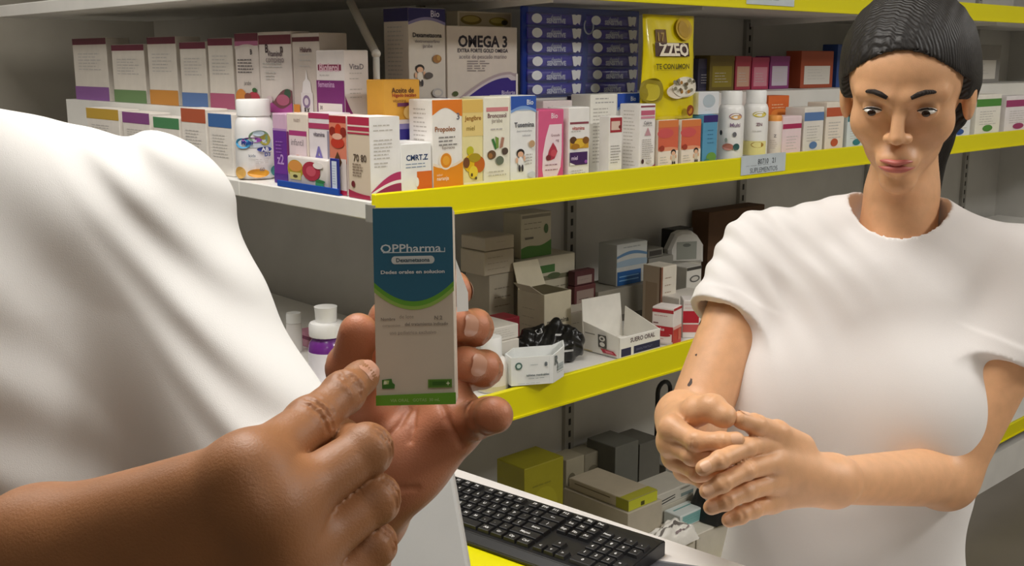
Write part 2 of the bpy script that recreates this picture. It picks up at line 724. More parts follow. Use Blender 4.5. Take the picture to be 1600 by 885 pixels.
def face_parts(person, L, Rm, s, lipcol, browcol, iris):
    white = mat('#e8e4de', 0.2, 'eye')
    for q in (-1, 1):
        c = L(q * 0.032, 0.0790, 0.0035)
        def ball(name, cc, rx, ry, rz, m):
            bm = bmesh.new()
            bmesh.ops.create_uvsphere(bm, u_segments=16, v_segments=10, radius=1)
            for v in bm.verts:
                p = cc + s * (v.co.x * rx * Rm[0] + v.co.y * ry * Rm[1] + v.co.z * rz * Rm[2])
                v.co = Vector(p)
            return bmo(name, bm, m, person, True)
        ball('eye', c, 0.0118, 0.0132, 0.0046, white)
        ball('iris', L(q * 0.032 - 0.0005, 0.0910, 0.0022), 0.0052, 0.0016, 0.0041, mat(iris, 0.15, 'eye'))
        tube('eyebrow', [L(q * (0.014 + 0.032 * t), 0.0985 - 0.024 * t * t, 0.024 + 0.006 * math.sin(PI * t)) for t in (0, .25, .5, .75, 1)],
             [0.0022, 0.0032, 0.003, 0.0024, 0.001], mat(browcol, 0.8, 'hair'), person, 8)
        tube('eyelash', [L(q * (0.021 + 0.023 * t), 0.0910 - 0.012 * abs(t - 0.4), 0.0040 + 0.0045 * math.sin(PI * t)) for t in (0, .25, .5, .75, 1)],
             [0.0006, 0.0011, 0.0012, 0.0011, 0.0006], mat('#1a1210', 0.7, 'hair'), person, 6)
    lm = mat(lipcol, 0.4, 'lip')
    for name, z, rz, dz in (('upper_lip', -0.0585, 0.0040, 0.0012), ('lower_lip', -0.0675, 0.0052, 0.0)):
        bm = bmesh.new()
        bmesh.ops.create_uvsphere(bm, u_segments=20, v_segments=10, radius=1)
        for v in bm.verts:
            x = v.co.x
            p = L(x * 0.0235, 0.1030 - 0.012 * x * x + v.co.y * 0.0055, z + v.co.z * rz * (1 - 0.5 * x * x) - (0.0015 if name == 'upper_lip' else -0.001) * math.cos(x * 6) * 0.4)
            v.co = Vector(p)
        bmo(name, bm, lm, person, True)



# ------------------------------------------------------------------ the room
S0, S1, S2, S3 = 1.5982, 1.226, 0.836, 0.225
RH, LH = .150, .125
X0, X1, Y0, Y1 = -3.6, 3.7, -3.6, 2.0
wallm = mat('#9a9488', 0.8, 'paint')


def struct(name, *a, **k):
    return tag(boxo(name, *a, **k), kind='structure')


struct('floor', X0, X1, Y0, Y1, -0.1, 0, mat('#6b645a', 0.35, 'tile'))
struct('ceiling', X0, X1, Y0, Y1, CEIL, CEIL + .1, mat('#e6e3dc', 0.9, 'paint'))
struct('wall_back', X0, X1, Y1, Y1 + .1, 0, CEIL, wallm)
struct('wall_front', X0, X1, Y0 - .1, Y0, 0, CEIL, wallm)
struct('wall_left', X0 - .1, X0, Y0, Y1, 0, CEIL, wallm)
struct('wall_right', X1, X1 + .1, Y0, Y1, 0, CEIL, wallm)
for i, (x, y, sx, sy, pw_) in enumerate(LAMPS):
    r = empty('ceiling_light', (x, y, CEIL))
    tag(r, 'white square ceiling light panel ' + ('above the counter', 'above the yellow railed shelf', 'above the white edged side row', 'added as fill behind the viewer', 'at the far end of the shelving')[i], 'ceiling light', 'ceiling light panels')
    bm = bmesh.new()
    t = .03
    for q in ((-sx / 2 - t, -sx / 2, -sy / 2 - t, sy / 2 + t), (sx / 2, sx / 2 + t, -sy / 2 - t, sy / 2 + t), (-sx / 2, sx / 2, -sy / 2 - t, -sy / 2), (-sx / 2, sx / 2, sy / 2, sy / 2 + t)):
        box_bm(bm, q[0], q[1], q[2], q[3], -.03, 0)
    bmo('frame', bm, mat('#f0f0f0', 0.5), r)
    boxo('diffuser', -sx / 2, sx / 2, -sy / 2, sy / 2, -.02, -.012, mat('#fff6e8', 0.6, 'lamp', emit=3.0), r)
    ld = bpy.data.lights.new('panel_lamp', 'AREA')
    ld.shape = 'RECTANGLE'
    ld.size, ld.size_y = sx, sy
    ld.energy = pw_
    ld.color = (1.0, 0.978, 0.945)
    lo_ = bpy.data.objects.new('panel_lamp', ld)
    C.objects.link(lo_)
    lo_.location = (x, y, CEIL - .035)

# ------------------------------------------------------------------ shelving
XE, YE, DP = 3.4, 1.75, 0.45
white = mat('#e9e7e2', 0.45, 'paint')
panel = mat('#c6c4bf', 0.6, 'paint')
yellow = mat('#eae000', 0.35, 'rail')
unit_ = empty('shelving', (0, 0, 0))
tag(unit_, 'white metal corner shelving with yellow price rails along its front', 'shelving')
boxo('back_panel', DP + .02, XE, DP, DP + .02, .08, 2.1, panel, unit_)
boxo('back_panel', DP, DP + .02, DP, YE, .08, 2.1, panel, unit_)
boxo('end_panel', XE, XE + .02, 0.0, DP + .02, .08, 2.1, panel, unit_)
boxo('plinth', .03, XE, .03, DP, 0, .12, white, unit_)
boxo('plinth', .03, DP, DP, YE, 0, .12, white, unit_)
slotm = mat('#24221f', 0.7, 'plain')
for xu in (.462, .918, 1.641, 2.364, 3.087):
    u = boxo('upright', xu - .016, xu + .016, DP - .012, DP, .08, 2.1, mat('#9d9a93', 0.5, 'paint'), unit_)
    bm = bmesh.new()
    for k in range(60):
        z = .12 + k * .033
        box_bm(bm, xu - .004, xu + .004, DP - .0126, DP - .0118, z, z + .017)
    so = bmo('slots', bm, slotm, u)
    so['kind'] = 'stuff'
for st in (S0, S1, S2, S3, 1.98):
    th = .032
    a = boxo('shelf_board', 0, XE, 0, DP - .013, st - th, st - .0009, white, unit_, .002)
    b_ = boxo('shelf_board', 0, DP - .013, DP - .0125, YE, st - th, st - .0009, white, unit_, .002)
    dn, hh = (.051, .060) if st == S2 else (.0358, .048)
    r = boxo('price_rail', 0, XE, -.012, -.0005, st - dn, st - dn + hh, yellow, a, .0015)
    boxo('rail_lip', 0, XE, -.0145, -.012, st - dn, st - dn + .004, yellow, a)
    # end cap of the rail at the corner and shelf bracket below
    boxo('rail_cap', -.003, 0, -.012, 0.012, st - .034, st - .006, mat('#8d8b86', 0.4), a)
    for xb in (.462, .918, 1.641, 2.364):
        v = [(xb, DP - .013, st - th), (xb, .05, st - th), (xb, .05, st - th - .008), (xb, DP - .013, st - th - .02)]
        v = [(x_ + d, y_, z_) for d in (-.0015, .0015) for x_, y_, z_ in v]
        pydata('shelf_bracket', v, [(0, 1, 2, 3), (7, 6, 5, 4), (0, 4, 5, 1), (1, 5, 6, 2), (2, 6, 7, 3), (3, 7, 4, 0)], white, a)
# bent rod and strip standing at the corner
rod = empty('sign_bracket', (0, 0, 0))
p0 = np.array([.145, .07, S1 + LH + .0005])
p0 = p0 + np.array([0, 1., 0]) * slide(p0, (0, 1, 0), px=590)
zt = slide(p0, (0, 0, 1), py=84)
p1 = p0 + np.array([0, 0, zt])
dv = np.array([.0, 1., 0.])
tt = 0.09
p2 = p1 + dv * .06
p2 = p2 + dv * slide(p2, dv, px=549)
p2 = p2 + np.array([0, 0, 1.]) * slide(p2, (0, 0, 1), py=1)
rm = mat('#d9d7d2', 0.35, 'paint')
tag(rod, 'bent white metal bracket rising behind the purple and white carton at the corner', 'bracket')
tube('post', [p0, p1], .0062, rm, rod, 8)
tube('arm', [p1, p2], .0075, mat('#a5a29a', 0.35, 'paint'), rod, 8)
bm = bmesh.new()
bmesh.ops.create_uvsphere(bm, u_segments=12, v_segments=8, radius=.0085, matrix=Matrix.Translation(p1))
bmo('joint', bm, rm, rod, True)

# risers hidden behind the front rows
for q, hgt, lb in (((.20, 3.2, .15, .42), RH, 'long white riser carrying the back row of cartons behind the yellow rail'),
                   ((.078, .19, .165, 1.5), LH, 'long white riser carrying the back row of cartons on the white edged shelf')):
    bz = bmesh.new()
    x0_, x1_, y0_, y1_ = q
    box_bm(bz, x0_, x1_, y0_, y1_, S1 + hgt - .012, S1 + hgt)
    if hgt == RH:
        box_bm(bz, x0_, x1_, y0_, y0_ + .012, S1, S1 + hgt - .012)
        box_bm(bz, x0_, x1_, y1_ - .012, y1_, S1, S1 + hgt - .012)
    else:
        box_bm(bz, x0_, x0_ + .012, y0_, y1_, S1, S1 + hgt - .012)
        box_bm(bz, x1_ - .012, x1_, y0_, y1_, S1, S1 + hgt - .012)
    tag(bmo('display_riser', bz, white), lb, 'riser')

# price labels on the rails
for (xl, xr, zt_, zb_, st, lb, art) in (
        (1157, 1226, .047, .008, S1, 'pale printed price label on the rail under the white bottles',
         [('t', '80710   21', .56, .70, .40, '#50565c', .01), ('l', .10, .92, .50, .50, 1, '#6a7076'), ('t', 'SUPLEMENTOS', .5, .22, .62, '#7d858b')]),
        (1166, 1240, .047, .008, S0, 'pale price label on the topmost yellow rail', [('l', .1, .9, .7, .3, 2, '#6a7076')])):
    A = np.array([0, -.013, st - .035 + zb_])
    A = A + np.array([1., 0, 0]) * slide(A, (1, 0, 0), px=xl)
    wd = slide(A, (1, 0, 0), px=xr)
    o = boxo('price_label', -wd / 2, wd / 2, -.0012, 0, 0, zt_ - zb_ + .004, mat('#ccd6dc', 0.3, 'card'))
    o.location = A + np.array([wd / 2, 0, 0])
    tag(o, lb, 'price label')
    printed('printed_front', wd, zt_ - zb_, art, lambda x, y, l, wd=wd: (x - wd / 2, -.0012 - l, y), o)

# ------------------------------------------------------------------ counter, keyboard
ZC = .80
ca, cb = hit(707, 730, 2, ZC), hit(1160, 882, 2, ZC)
e1 = unit(cb - ca)                       # along the counter towards the viewer's near side
n1 = np.array([e1[1], -e1[0], 0])
if n1 @ (CAM - ca) < 0:
    n1 = -n1                             # towards the customer side
cr = empty('counter', (ca[0], ca[1], 0), math.atan2(e1[1], e1[0]))
tag(cr, 'white sales counter with a yellow customer side strip', 'counter')
sg = 1 if (np.array([-e1[1], e1[0], 0]) @ n1) > 0 else -1


def cb_box(name, a0, a1, b0, b1, z0, z1, m, parent=cr, bev=0.0):
    ys = sorted((b0 * sg, b1 * sg))
    return boxo(name, a0, a1, ys[0], ys[1], z0, z1, m, parent, bev)


cw = mat('#f3efec', 0.3, 'paint')
ca0 = (-.03 - ca[1]) / e1[1]
cb_box('worktop', ca0, 1.6, 0, .115, ZC - .03, ZC, cw, bev=.002)
cb_box('yellow_strip', ca0, .345, .1155, .40, ZC - .03, ZC - .0005, mat('#f2ea10', 0.3, 'rail'))
cb_box('worktop', .3455, 1.6, .1155, .40, ZC - .03, ZC, cw, bev=.002)
cb_box('front_panel', ca0 + .02, 1.58, .36, .378, .08, ZC - .0305, mat('#efe60a', 0.4, 'paint'))
cb_box('back_panel', ca0 + .02, 1.58, .03, .048, .08, ZC - .0305, white)
for xa in (ca0 + .02, .70, 1.56):
    cb_box('side_panel', xa, xa + .018, .049, .359, .0, ZC - .0305, white)

# keyboard
ka, kb = hit(712, 743, 2, ZC + .024), hit(1040, 844, 2, ZC + .024)
ke = unit(kb - ka)
kn = np.array([ke[1], -ke[0], 0])
if kn @ n1 < 0:
    kn = -kn
KL, KD = .415, .138
kb0 = kb - ke * KL
# local frame: x along the keys, y from the user's side to the far side, so that legends read from the user's side
kroot = empty('keyboard', tuple((kb0 + kn * KD)[:2]) + (ZC,), math.atan2(ke[1], ke[0]))
tag(kroot, 'black computer keyboard with white key legends lying on the counter', 'keyboard')
kblk = mat('#1c1c1e', 0.38, 'plain')
kkey = mat('#222224', 0.42, 'plain')
kleg = mat('#e6e6e6', 0.5, 'print')
bm = bmesh.new()
vv = []
for x in (0, KL):
    for (y, z) in ((0, .0008), (0, .006), (.013, .0135), (KD - .012, .0235), (KD, .0225), (KD, .0008)):
        vv.append(bm.verts.new((x, y, z)))
n6 = 6
for i in range(n6):
    bm.faces.new((vv[i], vv[(i + 1) % n6], vv[n6 + (i + 1) % n6], vv[n6 + i]))
bm.faces.new(vv[:n6][::-1])
bm.faces.new(vv[n6:])
bmesh.ops.recalc_face_normals(bm, faces=bm.faces)
bmesh.ops.bevel(bm, geom=list(bm.edges), offset=.0012, segments=2, affect='EDGES')
bmo('case', bm, kblk, kroot)
for x in (.03, KL - .05):
    boxo('rubber_foot', x, x + .02, .01, .02, 0, .0012, mat('#333333', 0.9), kroot)
u = KL * .982 / 22.5
KX = KL * .009
R0 = [('Esc', 1, 0), ('F1', 1, 2), ('F2', 1, 3), ('F3', 1, 4), ('F4', 1, 5), ('F5', 1, 6.5), ('F6', 1, 7.5), ('F7', 1, 8.5), ('F8', 1, 9.5), ('F9', 1, 11), ('F10', 1, 12), ('F11', 1, 13), ('F12', 1, 14), ('Imp', 1, 15.25), ('Blq', 1, 16.25), ('Pau', 1, 17.25)]
R1 = [(c, 1, i) for i, c in enumerate('|1234567890?¿')] + [('<--', 2, 13), ('Ins', 1, 15.25), ('Ini', 1, 16.25), ('Re', 1, 17.25), ('Num', 1, 18.5), ('/', 1, 19.5), ('*', 1, 20.5), ('-', 1, 21.5)]
R2 = [('Tab', 1.5, 0)] + [(c, 1, 1.5 + i) for i, c in enumerate('QWERTYUIOP´+')] + [('}', 1.5, 13.5), ('Sup', 1, 15.25), ('Fin', 1, 16.25), ('Av', 1, 17.25), ('7', 1, 18.5), ('8', 1, 19.5), ('9', 1, 20.5), ('+', 1, 21.5)]
R3 = [('Bloq', 1.75, 0)] + [(c, 1, 1.75 + i) for i, c in enumerate('ASDFGHJKLÑ{')] + [('Intro', 2.25, 12.75), ('4', 1, 18.5), ('5', 1, 19.5), ('6', 1, 20.5)]
R4 = [('Mayus', 2.25, 0)] + [(c, 1, 2.25 + i) for i, c in enumerate('ZXCVBNM,.-')] + [('Mayus', 2.75, 12.25), ('^', 1, 16.25), ('1', 1, 18.5), ('2', 1, 19.5), ('3', 1, 20.5), ('=', 1, 21.5)]
R5 = [('Ctrl', 1.25, 0), ('Fn', 1.25, 1.25), ('Alt', 1.25, 2.5), ('', 6.25, 3.75), ('Alt', 1.25, 10), ('Gr', 1.25, 11.25), ('Op', 1.25, 12.5), ('Ctrl', 1.25, 13.75), ('<', 1, 15.25), ('v', 1, 16.25), ('>', 1, 17.25), ('0', 2, 18.5), ('.', 1, 20.5)]
KM = {}
pitch = (KD - .030) / 6.0
slope = (.0235 - .0135) / (KD - .018)
for ri, row in enumerate((R0, R1, R2, R3, R4, R5)):
    yc = KD - .010 - pitch * (ri + .5) - (0.0 if ri == 0 else .001)
    zb = .0135 + slope * (yc - .006)
    for leg, kw, kx in row:
        if kw not in KM:
            bmk = bmesh.new()
            hw, hd, t = kw * u / 2 - .0009, pitch / 2 - .0008, .0016
            lo4 = [bmk.verts.new(p) for p in ((-hw, -hd, -.001), (hw, -hd, -.001), (hw, hd, -.001), (-hw, hd, -.001))]
            hi4 = [bmk.verts.new(p) for p in ((-hw + t, -hd + t * .6, .0052), (hw - t, -hd + t * .6, .0052), (hw - t, hd - t, .0052), (-hw + t, hd - t, .0052))]
            bmk.faces.new(hi4)
            for i in range(4):
                bmk.faces.new((lo4[i], lo4[(i + 1) % 4], hi4[(i + 1) % 4], hi4[i]))
            bmesh.ops.bevel(bmk, geom=[e for e in bmk.edges if all(v.co.z > .004 for v in e.verts)], offset=.0006, segments=1, affect='EDGES')
            mk = bpy.data.meshes.new('key')
            bmk.to_mesh(mk)
            bmk.free()
            mk.materials.append(kkey)
            KM[kw] = mk
        k = link('key', KM[kw], kroot)
        k.location = (KX + (kx + kw / 2) * u, yc, zb)
        k.rotation_euler = (math.atan(slope), 0, 0)
        if leg:
            tv, tf = text_mesh(leg, .02)
            if len(tv):
                wid = tv[:, 0].max() - tv[:, 0].min()
                sc = min(.0066, (kw * u - .007) / max(wid, .05))
                mkey = ('leg', leg, kw)
                if mkey not in KM:
                    me = bpy.data.meshes.new('legend')
                    me.from_pydata([(x * sc, y * sc, .00545) for x, y in tv], [], tf)
                    me.materials.append(kleg)
                    KM[mkey] = me
                link('legend', KM[mkey], k)

# pale screen standing beside the keyboard, seen from the side of its back
ma, mb = at(703, 722, 1.10), at(732, 888, 1.06)
mdir = unit(mb - ma)
ml = unit(-RT * .96 + FW * .28)
ml = unit(ml - mdir * (ml @ mdir))
mn = unit(np.cross(ml, mdir))
if mn @ CAMV < 0:
    mn = -mn
bot = ma + mdir * ((ZC + .004 - ma[2]) / mdir[2])
topc = ma - mdir * .02
hgt = np.linalg.norm(bot - topc)
mwid = .30
sc_ = empty('computer_screen', tuple(bot + ml * .15))
tag(sc_, 'pale grey computer screen standing on the counter behind the holding hand', 'screen')


def slab(name, cx, cy, wx, wy, d0, d1, m, bev):
    """in the screen's plane: x along ml, y up along -mdir, depth along mn"""
    bm_ = bmesh.new()
    box_bm(bm_, cx - wx / 2, cx + wx / 2, cy - wy / 2, cy + wy / 2, d0, d1, bev)
    o_ = bot + ml * .15
    for v_ in bm_.verts:
        q = ml * (v_.co.x) - mdir * v_.co.y + mn * v_.co.z
        v_.co = Vector(q)
    bmesh.ops.recalc_face_normals(bm_, faces=bm_.faces)
    return bmo(name, bm_, m, sc_)


slab('housing', 0, hgt / 2 + .006, mwid, hgt - .004, -.012, .0, mat('#b9b9b7', 0.4, 'paint'), .003)
slab('screen_glass', 0, hgt / 2 + .006, mwid - .03, hgt - .04, -.0135, -.0125, mat('#0b0c0e', 0.1), 0)
slab('foot', .02, .012, .14, .018, -.05, .03, mat('#bdbdbd', 0.4), .003)

# printed sheet on the counter beside the keyboard
sa = hit(1004, 892, 2, ZC)
sheet = boxo('paper_sheet', -.075, .075, -.05, .05, 0, .0006, mat('#7e7f84', 0.5, 'card'))
sheet.location = tuple(hit(1030, 905, 2, ZC)[:2]) + (ZC + .0002,)
sheet.rotation_euler = (0, 0, math.atan2(ke[1], ke[0]) + .35)
tag(sheet, 'grey printed sheet lying on the counter beyond the end of the keyboard', 'paper')
printed('printed_front', .15, .10, [('r', .03, .05, .97, .95, '#55565c'), ('p', [(.1, .2), (.3, .8), (.45, .2)], '#c9c9cb'), ('p', [(.5, .8), (.9, .8), (.7, .25)], '#b9b9bd'), ('l', .1, .9, .12, .1, 2, '#e0e0e0')],
        lambda x, y, l: (x - .075, y - .05, .0006 + l), sheet)



# ------------------------------------------------------------------ goods: helpers
def lines(u0=.14, u1=.86, vt=.6, vb=.3, n=5, col='#c4c0bc'):
    return ('l', u0, u1, vt, vb, n, col)


def kid(u, v, s, ar, shirt='#f4f4f4', hair='#241a17'):
    """small printed child figure (plain generic figure); ar = width / height of the face"""
    def e(du, dv, ru, rv, c):
        return ('e', u + du * s, v + dv * s * ar, ru * s, rv * s * ar, c)
    return [e(0, .40, .30, .30, hair), e(0, .30, .22, .22, '#e9b999'), e(0, -.22, .20, .36, shirt), e(-.28, -.10, .08, .22, '#e9b999'), e(.28, 0, .08, .2, '#e9b999'),
            e(-.10, -.70, .08, .26, '#39343c'), e(.12, -.70, .08, .26, '#39343c')]


def berries(items):
    return [('e', u, v, ru, rv, c) for u, v, ru, rv, c in items]


def place(px, base, bay, b):
    A = np.array([0, b, base]) if bay == 'R' else np.array([b, 0, base])
    U = np.array([1., 0, 0]) if bay == 'R' else np.array([0, 1., 0])
    return A + U * slide(A, U, px=px)


def bottle(label, name, px, yt, base, bay, b, wpx, prof, body, cap, art, capfrac=.16, lo=.12, hi=.72, group=None, cat='bottle', yb=None, flute=True):
    """prof: (radius fraction, height fraction) of the body; cap above"""
    A = place(px, base, bay, b) if yb is None else hit(px, yb, 2, base)
    h = slide(A, (0, 0, 1), py=yt)
    d = (A - CAM) @ FW
    R_ = wpx / 2 / FPX * d
    o = lathe(name, [(R_ * r, h * z) for r, z in prof], mat(body, .35, 'plain', coat=.2), None, 40)
    o.location = A
    tag(o, label, cat, group or ('bottles on the yellow railed shelf' if base > 1.2 and bay == 'R' else None))
    z0, rc = cap[0] * h, cap[1] * R_
    lathe('cap', [(rc, z0), (rc, h * .985), (rc * .95, h)], mat(cap[2], .45, 'plain'), o, 48, flute=flute)
    face = math.atan2(*(CAM - A)[[1, 0]])
    arc_ = 1.9
    if art:
        wl, hl = R_ * arc_, h * (hi - lo)

        def mp(x, y, l):
            t = face - arc_ / 2 + x / R_
            rr = R_ + .0006 + l
            return (rr * math.cos(t), rr * math.sin(t), h * lo + y)
        # fine strips so that the label follows the round body
        fine = []
        for a in art:
            if a[0] == 'r':
                n = 14
                fine.append(('b', [(a[1] + (a[3] - a[1]) * i / n, a[2], a[4]) for i in range(n + 1)], a[5]))
            else:
                fine.append(a)
        printed('printed_label', wl, hl, fine, mp, o, .4, .0004)
    return o


PB = [(.86, 0), (.97, .012), (1, .03), (1, .70), (.97, .75), (.86, .80), (.66, .825), (.62, .84)]

W = '#f4f2ee'
# ------------------------------------------------------------------ shelf under the eyes: the yellow fronted run, front row
c = carton('red and white carton at the shelf corner with a tan side and a magenta swoosh', 'medicine_carton', 580, 627, 183, S1, .062, bay='R', b=.012, col='#f3f2f2', art=[
    lines(.12, .8, .9, .84, 2), lines(.12, .8, .72, .50, 6), lines(.12, .6, .44, .40, 2),
    ('b', [(i / 12, 0, .09 + .23 * math.sin(i / 12 * PI / 2)) for i in range(13)], '#b8346a'), ('b', [(i / 12, .05 + .13 * math.sin(i / 12 * PI / 2), .08 + .14 * math.sin(i / 12 * PI / 2)) for i in range(13)], '#f3f2f2'), ('b', [(i / 12, 0, .05 + .12 * math.sin(i / 12 * PI / 2)) for i in range(13)], '#9c2a58')],
    side=[('r', 0, 0, 1, 1, '#d8c7b2'), ('r', 0, .83, 1, 1, '#b32a4c'), ('r', 0, .88, 1, .90, '#e9d9cf'), ('r', 0, .79, 1, .81, '#b32a4c'), ('t', '70 80', .55, .50, .6, '#57483f', .02), lines(.2, .75, .42, .28, 5, '#8b7967'),
          ('e', .22, .17, .09, .04, '#6d1f26'), ('b', [(i / 10, 0, .05 + .05 * (1 - i / 10) ** 2) for i in range(11)], '#a82849')],
    top=[('r', 0, 0, 1, 1, '#efe3d6')])
c1 = carton('low white carton with a blue printed word and an orange square beside the corner', 'medicine_carton', 628, 675, 224, S1, .135, bay='R', b=.010, col='#f5f5f4', art=[
    ('t', 'CMRT.Z', .52, .73, .72, '#23406e', .03), lines(.14, .9, .61, .55, 2, '#7288a8'), ('r', .50, .0, 1, .46, '#e0701e'), ('e', .50, .26, .06, .09, '#f5f5f4')])
H1 = DIM[c1.name][1]
carton('amber carton fading to purple at its foot, standing on the low white one', 'supplement_carton', 601, 657, 125, S1 + H1 + .0008, .05, bay='R', b=.082, col='#e2a63a', art=[
    ('r', 0, 0, 1, .18, '#332a86'), ('r', 0, .18, 1, .27, '#8d83bb'), ('r', 0, .27, 1, .34, '#e6d9d3'),
    ('t', 'Aceite de', .52, .83, .62, '#5d3a1a', .02), ('t', 'Higado bacalao', .56, .75, .66, '#a2331f', .02), ('t', 'vitamina', .42, .66, .36, '#7a4a1a'),
    ('r', .36, .56, .74, .62, '#6b2f5c'), ('e', .72, .46, .20, .12, '#efc77a')])
carton('white carton with orange wave and foot and an orange egg shape', 'medicine_carton', 677, 723, 156, S1, .065, bay='R', b=.010, col='#f6f3ee', art=[
    ('b', [(i / 14, .865 + .05 * math.sin(-.6 + 2 * PI * i / 14 * .8) * (1 if i > 0 else 1), 1) for i in range(15)], '#e77f1e'),
    ('t', '3', .86, .82, .10, '#6f6f78', .02), ('t', 'Propoleo', .42, .69, .68, '#9a5c28', .02), ('l', .2, .85, .60, .52, 3, '#8d8a88'), ('t', 'Equinacea', .52, .49, .42, '#70553f'),
    ('b', [(i / 14, 0, .27 + .05 * (abs(i / 14 - .42) * 2) ** 2) for i in range(15)], '#ec9416'), ('b', [(i / 14, .265 + .05 * (abs(i / 14 - .42) * 2) ** 2, .295 + .05 * (abs(i / 14 - .42) * 2) ** 2) for i in range(15)], '#f6e6cf'),
    ('e', .42, .35, .24, .10, '#fbf0df'), ('e', .42, .35, .185, .08, '#e8921c'), ('e', .42, .35, .12, .05, '#f2ab35'), ('t', 'sabor', .2, .20, .2, '#fbe9d2'), ('t', 'naranja', .3, .16, .4, '#fbe9d2', .02)], side=[lines(.2, .8, .9, .2, 16, '#c9c4bd')])
carton('pale yellow carton with honey, lemon and ginger picture', 'medicine_carton', 723.5, 755, 156, S1, .06, bay='R', b=.010, col='#f3e7a8', art=[
    ('r', 0, .60, 1, 1, '#eed58a'), ('r', 0, .86, 1, 1, '#e6c065'), ('t', 'Jengibre', .5, .80, .8, '#a06a22', .02), ('t', 'miel', .38, .69, .4, '#8d7326'),
    ('e', .35, .44, .17, .05, '#c8c424'), ('e', .5, .30, .48, .11, '#efc313'), ('e', .80, .28, .26, .09, '#cc6a1d'), ('e', .15, .31, .16, .06, '#7b4a25'), ('e', .55, .36, .30, .05, '#b49c1c'), ('e', .48, .20, .22, .07, '#f3d63a'), ('e', .4, .17, .05, .02, '#55421f'), ('e', .6, .13, .05, .018, '#55421f'), ('r', 0, 0, 1, .09, '#fbf3cf')])
carton('cream carton with a ring of herbs and dried fruit', 'medicine_carton', 756, 797, 152, S1, .06, bay='R', b=.010, col='#f6f3e2', art=[
    ('r', .10, .845, .92, .89, '#d98a8e'), ('t', 'Broncosol', .5, .80, .7, '#77525a', .02), ('t', 'jarabe', .5, .745, .4, '#8d8078'), lines(.25, .78, .65, .65, 1),
    ('p', [(.42, .42), (.28, .54), (.36, .55), (.5, .44)], '#3c7c3d'), ('p', [(.45, .44), (.42, .57), (.55, .55), (.54, .44)], '#7a9a44'), ('p', [(.58, .43), (.66, .56), (.76, .55), (.7, .45)], '#b3826d'), ('e', .28, .37, .16, .05, '#6c4f35'), ('e', .78, .40, .12, .04, '#57473c'), ('e', .58, .30, .15, .05, '#6a7460'), ('e', .22, .36, .08, .03, '#a5723c'),
    lines(.15, .9, .18, .14, 2, '#c9c4b4'), ('e', .22, .03, .07, .02, '#97b33a')])
carton('white carton with a blue arched top and a printed child beside the cream one', 'medicine_carton', 798, 837, 150, S1, .06, bay='R', b=.010, col='#f5f6f5', art=[
    ('b', arc_up(.84, .05, 1), '#2a57b4'), ('b', arc_up(.81, .05, .84), '#a9c3ea'), ('b', [(u, lo, lo + .03) for u, lo, hi in arc_up(.81, .05, 1)], '#7fa6e0'), ('t', 'Bio', .75, .93, .26, '#dfe8f6', .02),
    ('t', 'Tusemina', .52, .68, .78, '#4b4b57', .02), ('t', 'dextrometorfano', .52, .61, .6, '#8a8a92'), ('t', 'solucion', .6, .56, .32, '#8a8a92')] + kid(.36, .30, .52, .30) + [('e', .80, .46, .12, .04, '#c7a27b'), lines(.56, .92, .34, .24, 4), ('e', .8, .11, .14, .035, '#d5dbe4'), ('r', .1, .01, .9, .022, '#8b9aa8')])
carton('pink carton with a white bottle shape and a red fruit', 'medicine_carton', 841, 880, 172, S1, .055, bay='R', b=.010, col='#df5f8d', art=[
    ('p', [(.22, 0), (.15, .18), (.17, .4), (.28, .62), (.42, .80), (.92, .80), (.92, .40), (.88, .2), (.66, 0)], '#f7e3ea'), ('t', 'Bio', .62, .92, .26, '#f7dbe6', .02), ('t', 'Granada', .66, .65, .34, '#8d5a67'), ('t', 'mg', .74, .58, .12, '#8d5a67'),
    ('p', [(.56, .55), (.40, .44), (.34, .34), (.44, .30), (.62, .32), (.74, .42), (.68, .48)], '#b7354c'), ('e', .38, .34, .1, .04, '#7c2a33'), ('e', .58, .40, .12, .05, '#cf4f5f'), lines(.25, .8, .24, .17, 2, '#a9848f')], side=[('r', 0, 0, 1, 1, '#f3c9d8')])
carton('pale carton standing behind the pink one', 'medicine_carton', 848, 893, 158, S1, .05, bay='R', b=.085, col='#e9dcdc', art=[('t', 'suplemento', .4, .92, .5, '#9a8a92'), lines(.2, .7, .86, .86, 1)])
carton('dark purple topped carton standing behind the fruit picture carton', 'medicine_carton', 896, 926, 150, S1, .02, bay='R', b=.130, col='#ece6e8', art=[('r', 0, .80, 1, 1, '#2c1c46'), ('t', 'Bio', .35, .88, .3, '#d5cfe2', .02), ('r', 0, .955, 1, .975, '#c9b9c9')], side=[('r', 0, .8, 1, 1, '#2c1c46')])
carton('narrow white carton with yellow fruit picture and purple block', 'medicine_carton', 888, 920, 168, S1, .055, bay='R', b=.010, col='#f5f3f0', art=[
    ('r', .05, .77, .95, .80, '#8d4452'), ('t', 'vitamina', .45, .715, .6, '#c05b5b', .02), lines(.1, .6, .67, .67, 1), ('r', .05, .43, .95, .57, '#d6a32c'), ('e', .2, .55, .16, .05, '#5d3c22'), ('e', .5, .50, .25, .06, '#e7bd3c'), ('e', .8, .54, .16, .05, '#8b5a1f'), ('e', .3, .46, .2, .04, '#b07a1c'),
    ('r', .03, .20, .88, .38, '#43215e'), ('t', 'miel', .25, .30, .3, '#d9c9e6', .02), ('p', [(.03, .2), (.03, .24), (.3, .2)], '#f5f3f0'), ('e', .8, .24, .07, .025, '#9a55b0'), lines(.1, .9, .12, .05, 3)])
carton('broad white carton covered with lines of small grey text', 'medicine_carton', 921, 962, 148, S1, .055, bay='R', b=.068, col='#f4f2ea', art=[
    lines(.18, .92, .95, .90, 2, '#b5b3b3'), lines(.1, .9, .82, .14, 16, '#c9c5be')])
